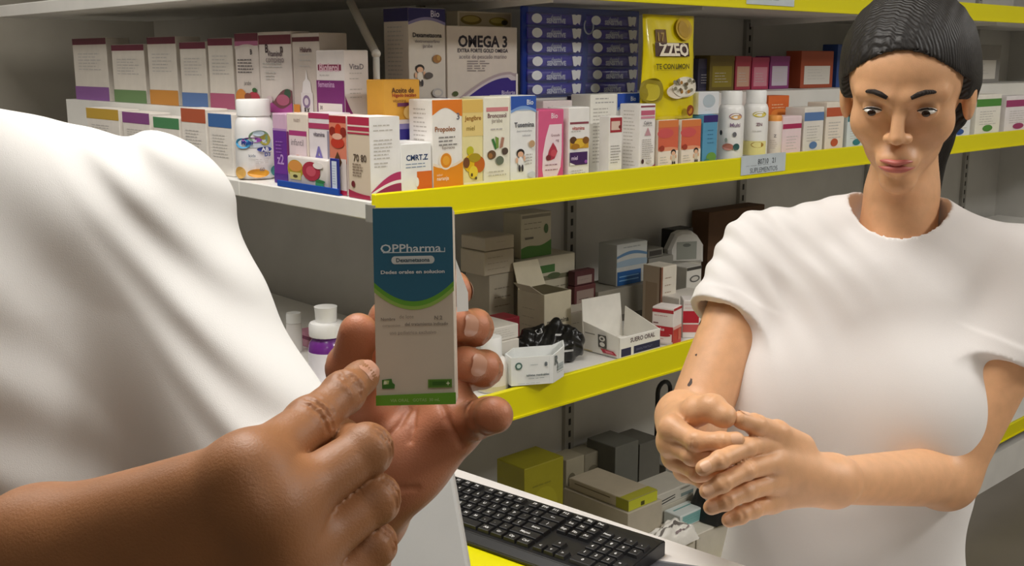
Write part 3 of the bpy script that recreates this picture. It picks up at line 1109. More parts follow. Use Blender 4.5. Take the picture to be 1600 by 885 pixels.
carton('white carton with blue arched top between the text covered carton and the pink striped one', 'medicine_carton', 962.5, 996, 146, S1, .055, bay='R', b=.068, col='#f5f5f5', art=[
    ('b', arc_up(.80, .06, 1), '#2450b8'), ('b', [(u, lo - .02, lo + .015) for u, lo, hi in arc_up(.80, .06, 1)], '#86abe6'), ('t', 'Bio', .72, .93, .24, '#dce6f6', .02),
    ('t', 'Vitasol', .55, .66, .6, '#474753', .02), ('e', .7, .48, .14, .04, '#8a5f60'), ('e', .3, .40, .12, .07, '#b26a5d'), ('e', .34, .28, .10, .04, '#5d3a3c'), ('e', .28, .16, .14, .03, '#7c2c30'), ('e', .6, .1, .08, .025, '#b23f3a'), lines(.5, .9, .36, .2, 4)])
carton('slim white carton with a dark red square, in front of the text covered carton', 'medicine_carton', 951, 971, 182, S1, .028, bay='R', b=.009, col='#f3f0ec', art=[
    ('r', .05, .73, .95, .98, '#a92a36'), ('r', .12, .77, .80, .92, '#e5c9ba'), ('e', .8, .82, .12, .03, '#7c2a22'), lines(.1, .9, .5, .22, 7, '#a5a29e')])
carton('white carton with pink bands and a dark red foot', 'medicine_carton', 998, 1022, 163, S1, .055, bay='R', b=.010, col='#f5f1ef', art=[
    ('r', .04, .955, .96, .98, '#8c3c50'), ('r', .06, .84, .94, .91, '#c9647f'), ('r', .06, .79, .94, .825, '#d890a4'), ('t', 'Calcio', .5, .73, .5, '#6f6a70', .01), lines(.2, .85, .69, .69, 1), ('p', [(.5, .66), (.3, .54), (.7, .54)], '#c99aa4'), lines(.15, .9, .48, .2, 10, '#c3bdb9'),
    ('e', .2, .16, .08, .035, '#4d2a2c'), ('e', .6, .15, .16, .03, '#d5cfcb'), ('b', [(i / 10, 0, .03 + .08 * (i / 10) ** 2) for i in range(11)], '#9c3050')], side=[lines(.2, .8, .9, .1, 16, '#cfc9c4')])
OK = [('r', 0, .40, 1, 1, '#dd6a4c'), ('r', 0, .86, 1, 1, '#e08245'), ('e', .35, .74, .4, .10, '#d85a5a'), ('e', .5, .40, .5, .06, '#eda07c'), ('r', 0, 0, 1, .38, '#f4e8dc')] + kid(.76, .26, .42, .5, '#d9cdbb') + [('e', .16, .44, .12, .06, '#a63f2c'), lines(.08, .5, .26, .1, 4)]
o2 = carton('small orange carton with a child picture under the yellow bag, beside the pink banded carton', 'medicine_carton', 1027, 1058, 188, S1, .05, bay='R', b=.010, col='#f6efe6', art=OK, side=[('r', 0, 0, 1, 1, '#f3e4d3')])
o3 = carton('small orange carton with a child picture under the yellow bag, beside the blue carton', 'medicine_carton', 1063, 1093, 187, S1, .05, bay='R', b=.010, col='#f6efe6', art=OK, side=[('r', 0, 0, 1, 1, '#f6eadb')])
ob = carton('light blue carton with a green leaf foot beside the tall white bottles', 'medicine_carton', 1097, 1119, 180, S1, .05, bay='R', b=.010, col='#5b9fc6', art=[
    ('r', 0, .86, 1, 1, '#35206e'), lines(.3, .85, .7, .45, 4, '#376f96'), ('e', .6, .16, .35, .1, '#6f9f45'), ('e', .3, .08, .2, .06, '#4b8a6a')])
carton('white carton with a grey oval lying on the light blue carton', 'medicine_carton', 1091, 1123, 144, S1 + DIM[ob.name][1] + .0012, .045, bay='R', b=.022, col='#e4e6ea', art=[('e', .5, .6, .3, .3, '#b9c6cf'), lines(.3, .7, .4, .2, 2)])
bottle('tall white bottle with a fruit label, next to the light blue carton', 'supplement_bottle', 1139.5, 142, S1, 'R', .036, 40, PB, '#f6f5f3', (.815, .80, '#f7f7f6'), [
    ('e', .70, .88, .28, .075, '#b08790'), ('e', .72, .865, .22, .05, '#e5b878'), ('t', 'Multi', .68, .68, .42, '#8a6f8e', .02), ('e', .66, .46, .08, .06, '#6d6d72'), ('e', .12, .50, .06, .06, '#26313a'), ('e', .42, .17, .22, .08, '#c07a6a'), ('e', .74, .17, .13, .08, '#2f5a58'), ('e', .35, .33, .05, .05, '#9aa59b')], flute=False)
bottle('tall white bottle with a yellow label band, nearest the price label', 'supplement_bottle', 1177.5, 141, S1, 'R', .036, 39, PB, '#f6f5f3', (.815, .80, '#f7f7f6'), [
    ('e', .68, .90, .30, .07, '#c2b54b'), ('e', .70, .885, .24, .045, '#e6d46a'), ('t', 'ZN', .66, .66, .25, '#8d6a78', .02), lines(.4, .9, .5, .5, 1), ('r', .0, -.08, 1, .26, '#ece39a'), ('e', .62, .17, .25, .07, '#a9812e')], flute=False)
bottle('small white jar beside the second tall white bottle', 'supplement_jar', 1207, 180, S1, 'R', .03, 25, [(.9, 0), (1, .04), (1, .80), (.95, .86), (.7, .9)], '#f3e9e2', (.86, .92, '#f2a34d'), [('t', 'z', .6, .7, .16, '#7b6f74'), lines(.3, .8, .5, .2, 5, '#b9a9a9')], flute=False)
carton('orange carton behind the small white jar', 'medicine_carton', 1197, 1229, 150, S1, .05, bay='R', b=.09, col='#dd6b2c', art=[('e', .55, .7, .4, .08, '#e98b3c'), ('e', .6, .5, .45, .06, '#b9471f'), lines(.15, .85, .85, .8, 2, '#f0c9a0')])
carton('pale pink carton past the small white jar', 'medicine_carton', 1221, 1250, 182, S1, .05, bay='R', b=.012, col='#f2dbe0', art=[('r', 0, .70, 1, .82, '#b1295a'), lines(.2, .8, .5, .2, 5)])
XS = [(1254, 1284, 168, '#e9e4dc', '#5c7fb4'), (1288, 1316, 160, '#f0e6d8', '#c25a38'), (1322, 1352, 172, '#dfe8ea', '#33808c'), (1358, 1392, 150, '#f0efec', '#7d3f8a'), (1398, 1428, 164, '#efe6c9', '#caa52c'), (1436, 1474, 152, '#f2eeee', '#b32c48'), (1482, 1514, 160, '#eceef2', '#2c54a0'), (1522, 1560, 148, '#f3efe4', '#4f8f3c'), (1568, 1610, 150, '#efe9ea', '#a23a6e')]
XN = ['blue', 'rust', 'teal', 'purple', 'ochre', 'crimson', 'navy', 'green', 'magenta']
for (xl, xr, yt, cc, c2), nm in zip(XS, XN):
    carton('white carton with a ' + nm + ' band farther along the yellow railed shelf', 'medicine_carton', xl, xr, yt, S1, .055, bay='R', b=.012, col=cc, art=[('r', 0, .72, 1, .9, c2), ('r', 0, 0, 1, .08, c2), lines(.15, .85, .6, .3, 6), ('e', .5, .2, .2, .08, c2)])

# back row on the riser
RZ = S1 + RH + .0006
carton('tall white carton with a navy arched top and printed child on the riser', 'medicine_carton', 640, 697, 13, RZ, .075, bay='R', b=.165, col='#ddd5cc', art=[
    ('b', arc_up(.84, .055, 1), '#26215f'), ('b', [(u, lo - .02, lo + .012) for u, lo, hi in arc_up(.84, .055, 1)], '#8d86b4'), ('t', 'Bio', .72, .945, .24, '#c9c6dc', .02),
    ('t', 'Dexametasona', .5, .715, .78, '#35303a', .025), ('t', 'dextrometorfano', .5, .65, .66, '#7d7680'), ('t', 'jarabe', .5, .60, .26, '#7d7680')] + kid(.28, .30, .40, .36, '#efe6da') + [('e', .74, .46, .12, .045, '#a5743f'), ('e', .78, .47, .05, .03, '#c79a52'), ('e', .5, .28, .12, .035, '#5b5350'), ('e', .74, .09, .15, .05, '#c5c0bf'), ('e', .74, .09, .10, .03, '#ddd5cc'), ('r', 0, 0, 1, .035, '#3c2a6c')],
    side=[('r', 0, .86, 1, 1, '#26215f'), lines(.15, .85, .8, .2, 14)])
om = carton('wide white carton reading OMEGA 3 with a violet swoosh', 'medicine_carton', 699.5, 808, 42, RZ, .06, bay='R', b=.165, col='#e3d9cf', art=[
    ('t', 'OMEGA 3', .50, .80, .70, '#2a2432', .035), ('t', 'EXTRA FORTE GOLD OMEGA', .50, .675, .72, '#3a3340', .03), ('t', 'aceite de pescado marino', .50, .595, .68, '#8a7f86', .0), lines(.27, .60, .53, .40, 5, '#9c918f'),
    ('b', [(.14 + .86 * i / 16, 0, .02 + .36 * math.sin(min(1, i / 14) * PI / 2) - (.02 if i > 14 else 0)) for i in range(17)], '#b9a7ae'),
    ('b', [(.17 + .83 * i / 16, 0, .0 + .345 * math.sin(min(1, i / 14) * PI / 2) - (.03 if i > 14 else 0)) for i in range(17)], '#d9cfd4'),
    ('b', [(.22 + .78 * i / 16, 0, .0 + .30 * math.sin(min(1, i / 13) * PI / 2) - (.04 if i > 13 else 0)) for i in range(17)], '#32198a'),
    ('t', 'Bioforte', .86, .09, .20, '#c8bfe0', .02), ('e', .1, .09, .04, .035, '#4d5a2b'), ('r', .97, 0, 1, .35, '#efe9e6')])
carton('pale carton with two golden capsules peeping out behind the omega carton', 'medicine_carton', 716, 800, 19, RZ, .035, bay='R', b=.230, col='#ddd3bc', art=[
    ('r', .03, .80, .97, .985, '#b7a98a'), ('e', .24, .905, .19, .055, '#7d6a24'), ('e', .24, .915, .15, .035, '#b5a254'), ('e', .74, .895, .18, .05, '#8d7d2a'), ('e', .72, .905, .13, .03, '#b9a95a'), ('e', .85, .885, .06, .03, '#40381f')])

# blue display pack of twelve sachets
pr = np.array([0, .165, RZ])
pr = pr + np.array([1., 0, 0]) * slide(pr, (1, 0, 0), px=822)
pw_ = slide(pr, (1, 0, 0), px=1003)
ph_ = slide(pr + np.array([pw_ / 2, 0, 0]), (0, 0, 1), py=13)
pk = empty('sachet_pack', tuple(pr + np.array([pw_ / 2, 0, 0])))
tag(pk, 'dark blue hanging pack of twelve sachets with white tooth pictures in clear film', 'pack')
bm = bmesh.new()
box_bm(bm, -pw_ / 2, pw_ / 2, .012, .020, 0, ph_, .002)
bmo('backing_card', bm, mat('#1f3c9c', 0.3, 'card'), pk)
cwid = pw_ * .455
rh = ph_ * .132


def pillow(name, x, z, wd, ht, th, m, parent, n=8):
    v, f = [], []
    for j in range(n + 1):
        for i in range(n + 1):
            a, b_ = i / n * 2 - 1, j / n * 2 - 1
            d = th * (max(0, 1 - a ** 4) ** .5) * (max(0, 1 - b_ ** 4) ** .5)
            v.append((x + a * wd / 2, .011 - d, z + b_ * ht / 2))
    for j in range(n):
        for i in range(n):
            f.append((j * (n + 1) + i, j * (n + 1) + i + 1, (j + 1) * (n + 1) + i + 1, (j + 1) * (n + 1) + i))
    v2 = len(v)
    v += [(x - wd / 2, .0118, z - ht / 2), (x + wd / 2, .0118, z - ht / 2), (x + wd / 2, .0118, z + ht / 2), (x - wd / 2, .0118, z + ht / 2)]
    f.append((v2 + 3, v2 + 2, v2 + 1, v2))
    return pydata(name, v, f, m, parent, True)


rr = random.Random(5)
for cidx in range(2):
    for ri in range(6):
        xx = (-.245 + .50 * cidx) * pw_ + rr.uniform(-.004, .004)
        zz = ph_ * (.90 - ri * .155) - .006
        sa_ = pillow('sachet', xx, zz, cwid, rh, .012, mat('#352aa8', 0.3, 'film', coat=.4), pk)
        for k, (fx, ww) in enumerate(((-.40, .09), (.30, .085))):
            s2 = cwid * ww
            if k == 0:
                v = [(xx + fx * cwid + s2 * math.cos(2 * PI * i / 16), -.0025, zz + rh * .40 * math.sin(2 * PI * i / 16)) for i in range(16)]
                q = pydata('tooth_print', v, [tuple(range(16))], mat('#f6fafc', .35, 'print'), sa_)
            else:
                pts = [(-1, .9), (-.35, 1), (0, .8), (.35, 1), (1, .9), (.95, 0), (.7, -1), (.25, -.6), (-.2, -1), (-.7, -.9)]
                v = [(xx + fx * cwid + s2 * a, -.0028, zz + rh * .44 * b_) for a, b_ in pts]
                q = pydata('tooth_print', v, [tuple(range(10))], mat('#f8fafc', .35, 'print'), sa_)
        printed('printed_text', cwid * .34, rh * .6, [('t', 'dental', .5, .72, .55, '#a9aed0', .03), ('t', 'SENSITIVE', .5, .22, 1.0, '#c6cbe4', .05)], lambda x, y, l, xx=xx, zz=zz: (xx - .24 * cwid + x, -.0028 - l, zz - rh * .3 + y), sa_)
tube('hang_loop', [(pw_ * .02 + .014 * math.cos(t), .004, ph_ * .80 + .016 * math.sin(t)) for t in np.linspace(2.4, 2 * PI + .4, 14)], .0016, mat('#c3cede', 0.3), pk, 6)
boxo('clear_film', -pw_ / 2 - .004, pw_ / 2 + .004, -.0095, -.009, .0, ph_ + .004, mat('#dfe6ff', .12, 'film', alpha=.05), pk)

# yellow snack bag lying against the small orange cartons
yb_z = S1 + DIM[o2.name][1] + .001
A = place(1016, yb_z, 'R', .014)
wd = slide(A, (1, 0, 0), px=1094)
ht = slide(A + np.array([wd / 2, 0, 0]), (0, 0, 1), py=23)
v, f = [], []
NX, NZ = 14, 20
for side_ in (0, 1):
    for j in range(NZ + 1):
        for i in range(NX + 1):
            a, b_ = i / NX * 2 - 1, j / NZ
            d = .020 * (max(0, 1 - a ** 4) ** .5) * min(1, 2.2 * (1 - b_) + .12) * (1 if side_ == 0 else -1)
            d += .0012 * math.sin(9 * a + 7 * b_)
            v.append((a * wd / 2 * (1 + .015 * math.sin(7 * b_)), .026 - d, b_ * ht))
n0 = (NX + 1) * (NZ + 1)
for s_ in (0, 1):
    for j in range(NZ):
        for i in range(NX):
            q = (j * (NX + 1) + i, j * (NX + 1) + i + 1, (j + 1) * (NX + 1) + i + 1, (j + 1) * (NX + 1) + i)
            f.append(tuple(s_ * n0 + t for t in (q if s_ == 0 else q[::-1])))
for i in range(NX):
    f.append((i, n0 + i, n0 + i + 1, i + 1))
    t = NZ * (NX + 1)
    f.append((t + i + 1, n0 + t + i + 1, n0 + t + i, t + i))
for j in range(NZ):
    a0, a1 = j * (NX + 1), (j + 1) * (NX + 1)
    f.append((a1, n0 + a1, n0 + a0, a0))
    f.append((a0 + NX, n0 + a0 + NX, n0 + a1 + NX, a1 + NX))
bag = pydata('snack_bag', v, f, mat('#e8d40c', 0.3, 'plain', coat=.3), None, True)
bag.location = A + np.array([wd / 2, 0, 0])
tag(bag, 'yellow gusseted bag with dark block lettering standing on the small orange cartons', 'bag')


def bagmap(x, y, l):
    a, b_ = x / wd * 2 - 1, y / ht
    d = .020 * (max(0, 1 - a ** 4) ** .5) * min(1, 2.2 * (1 - b_) + .12) + .0012 * math.sin(9 * a + 7 * b_)
    return (a * wd / 2, .026 - d - .0008 - l, y)


def grid_r(u0, v0, u1, v1, col, n=8):
    out = []
    for k in range(n):
        va, vb_ = v0 + (v1 - v0) * k / n, v0 + (v1 - v0) * (k + 1) / n
        out.append(('b', [(u0 + (u1 - u0) * i / 10, va, vb_) for i in range(11)], col))
    return out


art = grid_r(.16, .71, .36, .86, '#6d4a12') + [('t', '17', .25, .79, .12, '#a98a34', .02)] + grid_r(.12, .605, .76, .735, '#3d1a10') + [('t', 'ZZEO', .45, .67, .56, '#e9dfc9', .04)] + \
    [('t', 'TE CON LIMON', .42, .51, .62, '#5d5612', .03), ('e', .70, .87, .17, .11, '#c9a41c'), ('e', .70, .87, .13, .085, '#b58f1e')] + \
    [('e', .08, .28, .16, .12, '#97871a'), ('e', .06, .27, .11, .085, '#c4b432'), ('e', .66, .31, .26, .10, '#f0ead9'), ('e', .50, .27, .20, .07, '#e8dcc8')] + \
    [('e', .42 + .40 * rr.random(), .24 + .14 * rr.random(), .03, .018, rr.choice(['#6b5a3c', '#8a8570', '#54503c', '#a9742c'])) for _ in range(16)] + [('e', .74, .08, .075, .055, '#8b3a1a'), ('e', .74, .08, .045, .035, '#cf8a2c')]
printed('printed_front', wd, ht, art, bagmap, bag, .4, .0003)

# dim goods at the back beyond the yellow bag
for (xl, xr, yt, cc, c2, lb, bb) in ((1108, 1146, 87, '#6b5a1c', '#8a7a22', 'dim ochre carton in the back row beyond the yellow bag', .25), (1090, 1112, 92, '#3d3a52', '#2a2840', 'dark blue carton in the back row right behind the yellow bag', .26),
                                     (1148, 1172, 88, '#a8384a', '#c9a08a', 'dim red carton in the back row next to the ochre one', .25), (1174, 1200, 90, '#b03a5c', '#d28a9a', 'dim rose carton in the back row between red and violet cartons', .25), (1202, 1232, 88, '#8a3a78', '#c9c0cc', 'dim violet topped carton ending the visible back row', .25)):
    carton(lb, 'medicine_carton', xl, xr, yt, RZ, .05, bay='R', b=bb, col=cc, art=[('r', .1, .1, .9, .70, c2), ('r', .0, .86, 1, 1, cc), lines(.2, .8, .5, .25, 4)])
for (xl, xr, yt, cc, nm) in ((1250, 1300, 80, '#a34a2c', 'rust'), (1306, 1350, 70, '#2c4a8a', 'blue'), (1360, 1420, 76, '#a88a2a', 'mustard'), (1430, 1480, 60, '#4c7a5a', 'green'), (1492, 1560, 70, '#8d8a86', 'grey')):
    carton('plain ' + nm + ' carton far along the back row of the riser', 'medicine_carton', xl, xr, yt, RZ, .05, bay='R', b=.24, col=cc, art=[('r', .1, .1, .9, .6, '#d9d4cc'), lines(.2, .8, .5, .25, 4)])

# ------------------------------------------------------------------ the white edged side of the corner
bottle('big white vitamin bottle with a colourful label on the white edged shelf', 'vitamin_bottle', 401, 155, S1, 'L', .045, 60, [(.9, 0), (.98, .012), (1, .03), (1, .60), (.985, .66), (.93, .73), (.80, .79), (.77, .80)], '#f3f2f2', (.795, .86, '#f4f4f4'), [
    ('r', 0, .60, 1, .78, '#cfd9e6'), ('e', .62, .85, .28, .15, '#7a9a7c'), ('e', .78, .78, .16, .13, '#a9a345'), ('e', .42, .78, .26, .06, '#9a4cae'), ('e', .16, .70, .24, .12, '#4aa3d6'), ('e', .6, .93, .15, .06, '#b9cbd8'),
    ('t', 'Multi', .30, .72, .3, '#25368c', .03), ('e', .74, .56, .20, .06, '#39459a'), ('t', 'AB', .74, .56, .2, '#eef0f8', .03), ('t', 'D3', .80, .44, .16, '#43559e', .03), ('t', 'kids', .42, .42, .16, '#7c8496', .02), lines(.5, .9, .33, .25, 3), ('t', '60', .64, .10, .12, '#7c7c86', .02), ('e', .55, .01, .26, .10, '#e3a02c'), ('e', .1, .02, .16, .14, '#e9b866'), ('e', .97, .05, .12, .12, '#3f8a8c')], lo=.08, hi=.62, flute=False)
carton('slim purple carton with a pale lilac top beside the big vitamin bottle', 'medicine_carton', 430, 451, 178, S1, .05, bay='L', b=.030, col='#d9b3cf', art=[
    ('r', 0, 0, 1, .76, '#6a2a94'), ('r', 0, .76, 1, .79, '#b58ac4'), ('t', 'z2', .5, .35, .5, '#c39ad8', .02), ('r', 0, 0, 1, .14, '#4c1f84'), lines(.2, .8, .6, .45, 4, '#a06ac0')])
carton('beige carton with a magenta band standing behind the fruit sweets', 'medicine_carton', 452, 484, 178, S1, .045, bay='L', b=.028, col='#e9dccf', art=[
    ('t', 'nutri', .5, .92, .3, '#a08a80'), ('r', .1, .70, .95, .77, '#b0397c'), ('r', .1, .15, .95, .70, '#e6d3d8'), ('t', 'infantil', .5, .61, .6, '#7d7078'), ('e', .5, .36, .2, .08, '#df9a78'), ('r', 0, 0, .1, .75, '#7a2a6c')])
carton('white carton with magenta bands and a violet letter A', 'medicine_carton', 486, 518, 177, S1, .045, bay='L', b=.026, col='#e8dfe4', art=[
    ('r', 0, .93, 1, 1, '#b23062'), ('r', 0, .80, 1, .87, '#b23a66'), ('t', 'vitamina', .5, .73, .55, '#5c5260', .02), ('t', 'A', .48, .46, .5, '#7c70b4', .02, .22), ('r', .9, 0, 1, .78, '#9a92a4'), lines(.15, .7, .3, .2, 3)])
carton('red carton with orange flower shapes next to the corner carton', 'medicine_carton', 518, 544, 181, S1, .05, bay='L', b=.014, col='#e4d3cd', art=[
    ('r', 0, .91, 1, 1, '#a81f2e'), ('r', 0, .40, 1, .91, '#dc8268'), ('e', .2, .8, .2, .06, '#8c2418'), ('e', .55, .82, .2, .08, '#c83a1c'), ('e', .85, .8, .18, .06, '#8c2418'), ('e', .5, .66, .4, .07, '#c43824'), ('e', .5, .74, .3, .04, '#e8b09a'), ('r', 0, 0, 1, .46, '#dcd0cc'), ('p', [(.5, .55), (.25, .42), (.35, .36), (.65, .36), (.75, .42)], '#5c3b1e'), ('r', 0, 0, 1, .06, '#b02346')])
# clear pack of fruit sweets and the blue tray in front
fp = place(483, S1, 'L', .0105)
zs = slide(fp, (0, 0, 1), py=246)
tr_l = place(434, S1, 'L', .004)
tr_r = place(529, S1, 'L', .004)
tl = tr_l[1] - tr_r[1]
tray = empty('display_tray', (.004, (tr_l[1] + tr_r[1]) / 2, S1), -PI / 2)
tag(tray, 'low blue card tray with an upright blue framed card on the white shelf edge', 'tray')
th_ = slide(tr_r, (0, 0, 1), py=292)
blue = mat('#1550b4', 0.35, 'card')
boxo('tray_front', -tl / 2, tl / 2, -.001, .0012, 0, .011, blue, tray, .0004)
boxo('tray_base', -tl / 2, tl / 2, .0014, .0245, 0, .0012, blue, tray)
cx0 = tl / 2 - tl * .13
chz = slide(place(524, S1, 'L', .006), (0, 0, 1), py=248)
boxo('card_frame', cx0, tl / 2, .0015, .0045, .0013, chz, mat('#23308c', 0.35, 'card'), tray, .0006)
printed('printed_card', tl * .13, chz, [('r', .22, .08, .80, .93, '#d9e2f2'), lines(.3, .72, .8, .3, 8, '#8d9cc0')], lambda x, y, l: (cx0 + x, .0015 - l, y), tray)
pa, pb = place(450, S1, 'L', .01), place(513, S1, 'L', .01)
fw_ = pa[1] - pb[1]
sp = empty('sweets_pack', (.0095, (pa[1] + pb[1]) / 2, S1 + .0014), -PI / 2)
tag(sp, 'clear rounded pack with an orange and a red fruit standing in the blue tray', 'pack')
zf = zs - .0014
bm = bmesh.new()
box_bm(bm, -fw_ / 2, fw_ / 2, 0, .014, .0006, zf, .0045)
bmo('pack', bm, mat('#ddd6d2', 0.25, 'plain', coat=.5), sp, True)
printed('printed_front', fw_, zf, [('e', .22, .58, .20, .30, '#b9a22c'), ('e', .22, .68, .17, .18, '#e39a4c'), ('r', .08, .25, .36, .48, '#d9d08a'), ('e', .22, .36, .06, .05, '#4a4326'), ('e', .62, .58, .22, .30, '#b23048'), ('e', .62, .58, .12, .16, '#cf5468'), ('e', .82, .20, .10, .16, '#3f9a6c'), ('e', .84, .30, .12, .05, '#2f7a44'), ('e', .80, .78, .12, .10, '#f6efec'), lines(.2, .55, .12, .08, 2)], front_map(fw_), sp, .25)

# back row on that side
LZ = S1 + LH + .0006
carton('maroon topped white carton with orange and berries in the side back row', 'medicine_carton', 372, 408, 52, LZ, .06, bay='L', b=.092, col='#ddd3cc', art=[
    ('r', 0, .88, 1, 1, '#6c1838'), ('b', arc_up(.82, .04, .90), '#b4658c'), ('b', arc_up(.80, .05, .84), '#ddd3cc'), ('t', 'B', .7, .76, .08, '#4a4246', .02), lines(.1, .9, .66, .5, 5, '#6f6a6c'), ('t', 'jarabe', .5, .36, .3, '#5a5456'), ('e', .2, .17, .24, .11, '#d68a3c'), ('e', .75, .16, .26, .09, '#b83a4c'), ('e', .5, .18, .15, .05, '#8c4a3c'), ('e', .8, .27, .1, .03, '#3c6a3c'), ('r', 0, 0, 1, .06, '#c9d6c4')])
carton('white carton with a maroon top and a plum swirl foot on the side row', 'medicine_carton', 409, 459, 50, LZ, .042, bay='L', b=.090, col='#ddd3cc', art=[
    ('r', 0, .965, 1, 1, '#d9cfc8'), ('r', 0, .85, 1, .965, '#6a1a30'), ('t', 'B       n', .48, .80, .55, '#4c3c40', .03), ('t', 'Vitaminol', .5, .735, .46, '#6a5a60', .02), ('t', 'complejo', .5, .665, .55, '#8a7d80'), lines(.12, .8, .61, .57, 2), lines(.2, .6, .5, .42, 3),
    ('b', [(i / 14, 0, .04 + .26 * max(0, math.sin((i / 14 - .25) * 2.6)) ** 1.2) for i in range(15)], '#7c4a50'), ('e', .86, .24, .1, .06, '#3c5a44'), ('b', [(i / 14, .0, .10 + .05 * math.sin(i / 14 * 7)) for i in range(15)], '#b04a94'), ('e', .72, .16, .2, .07, '#b8617c'), ('e', .3, .16, .1, .05, '#dcc9cc')])
carton('white carton with a maroon band and a white dropper bottle picture', 'medicine_carton', 461, 503, 52, LZ, .06, bay='L', b=.090, col='#cfc4ba', art=[
    ('r', 0, .955, 1, 1, '#d9cfc8'), ('r', 0, .90, 1, .955, '#5c1626'), ('t', 'Hialurin', .5, .80, .42, '#6f5458', .03), lines(.25, .75, .74, .60, 3),
    ('p', [(.32, .26), (.37, .40), (.46, .44), (.50, .56), (.54, .44), (.64, .40), (.68, .26)], '#ece8e6'), ('r', .28, .0, .72, .27, '#e4dfdd'), ('e', .48, .16, .14, .08, '#8a7494'), ('e', .48, .16, .08, .045, '#d9d2d6'), ('t', 'RX', .5, .05, .2, '#3c342c', .03), ('r', 0, 0, .24, .12, '#d98a2c')])
kA = place(497, LZ, 'L', .0795)
kB = place(540, LZ, 'L', .0795)
kw = kA[1] - kB[1]
carton('white carton with a purple block and curved purple edge beside the bracket', 'medicine_carton', 497, 540, 79, LZ, .052, bay='L', b=.0795, col='#e6dedb', art=[
    ('r', .06, .70, .90, .79, '#8c2c50'), ('t', 'Bioferol', .47, .745, .7, '#e0bcc8', .03), lines(.12, .6, .63, .63, 1), ('r', .0, .04, 1, .55, '#7a2872'), ('t', 'femenina', .36, .49, .6, '#c9a0c8', .02), ('r', .05, 0, .92, .20, '#e9dfdc'), ('t', '30', .16, .13, .1, '#4c3c44', .02), lines(.15, .8, .06, .06, 1)])
# its second face looks along the yellow run
kk = [o for o in bpy.data.objects if o.get('label') == 'white carton with a purple block and curved purple edge beside the bracket'][0]
kwd, kh, kd = DIM[kk.name]
printed('printed_side', kd, kh, [('t', 'VitaD', .5, .76, .6, '#7c747c', .02), lines(.2, .75, .66, .58, 2), lines(.2, .7, .42, .30, 3), ('b', [(.45 * i / 10, 0, .33 * (1 - i / 10) ** 1.6) for i in range(11)], '#8c2f78')],
        lambda x, y, l: (kwd / 2 + l, x, y), kk)
for (xl, xr, yt, cc, nm) in ((330, 368, 60, '#b05a7a', 'rose'), (286, 326, 66, '#5a7ab0', 'blue'), (236, 280, 58, '#c98a3a', 'amber'), (180, 230, 70, '#6a8a5a', 'green'), (120, 172, 60, '#8a5a9a', 'violet')):
    carton('white carton with a ' + nm + ' foot, far along the side back row', 'medicine_carton', xl, xr, yt, LZ, .06, bay='L', b=.092, col='#ddd6cc', art=[('r', 0, .9, 1, 1, '#6c1838'), lines(.15, .85, .75, .5, 6), ('r', 0, 0, 1, .22, cc)])
for (xl, xr, yt, cc, nm) in ((330, 366, 178, '#3a6aa8', 'blue'), (288, 326, 170, '#b85a3a', 'rust'), (244, 284, 184, '#4a8a5a', 'green'), (196, 238, 176, '#8a4a8a', 'plum'), (140, 190, 170, '#c8a23a', 'gold')):
    carton('white carton with a ' + nm + ' top, far along the side front row', 'medicine_carton', xl, xr, yt, S1, .05, bay='L', b=.02, col='#ece6de', art=[('r', 0, .78, 1, 1, cc), lines(.15, .85, .65, .3, 8)])


# ------------------------------------------------------------------ second shelf: loose goods
G = lambda o: DIM[o.name][1]


def stack(o):
    return o.location.z + G(o) + .0016


def mound(label, name, poly, base, hgt, seed, m, art=(), cat='bag', kind=None, amp=.012, yaw=0.0):
    """crumpled soft pack: a closed lumpy body on a rectangular footprint poly = (cx, cy, wx, wy)"""
    cx, cy, wx, wy = poly
    r_ = random.Random(seed)
    ph = [r_.uniform(0, 6.28) for _ in range(8)]
    N = 26

    def hf(a, b):
        e = max(0, 1 - abs(a) ** 3.2) ** .6 * max(0, 1 - abs(b) ** 3.2) ** .6
        n_ = (math.sin(5 * a + ph[0]) * math.sin(4 * b + ph[1]) + .7 * abs(math.sin(7 * a - 5 * b + ph[2])) + .6 * abs(math.sin(9 * b + 3 * a + ph[3])) + .35 * abs(math.sin(15 * a + 11 * b + ph[4])))
        return e * (hgt + amp * n_)
    v, f = [], []
    for j in range(N + 1):
        for i in range(N + 1):
            a, b = i / N * 2 - 1, j / N * 2 - 1
            z = hf(a, b)
            w_ = 1 + .05 * math.sin(6 * b + ph[5]) * (1 - .5 * abs(a))
            v.append((a * wx / 2 * w_, b * wy / 2 * (1 + .05 * math.sin(5 * a + ph[6])), z))
    n0 = len(v)
    for p in list(v):
        v.append((p[0], p[1], 0))
    for j in range(N):
        for i in range(N):
            q = (j * (N + 1) + i, j * (N + 1) + i + 1, (j + 1) * (N + 1) + i + 1, (j + 1) * (N + 1) + i)
            f.append(q)
            f.append(tuple(n0 + t for t in q[::-1]))
    o = pydata(name, v, f, m, None, True)
    o.location = (cx, cy, base)
    o.rotation_euler = (0, 0, yaw)
    tag(o, label, cat)
    if art:
        def mp(x, y, l):
            a, b = x / wx * 2 - 1, y / wy * 2 - 1
            w_ = 1 + .05 * math.sin(6 * b + ph[5]) * (1 - .5 * abs(a))
            return (a * wx / 2 * w_, b * wy / 2 * (1 + .05 * math.sin(5 * a + ph[6])), hf(a, b) + .0012 + l)
        printed('printed_marks', wx, wy, art, mp, o, .5)
    return o


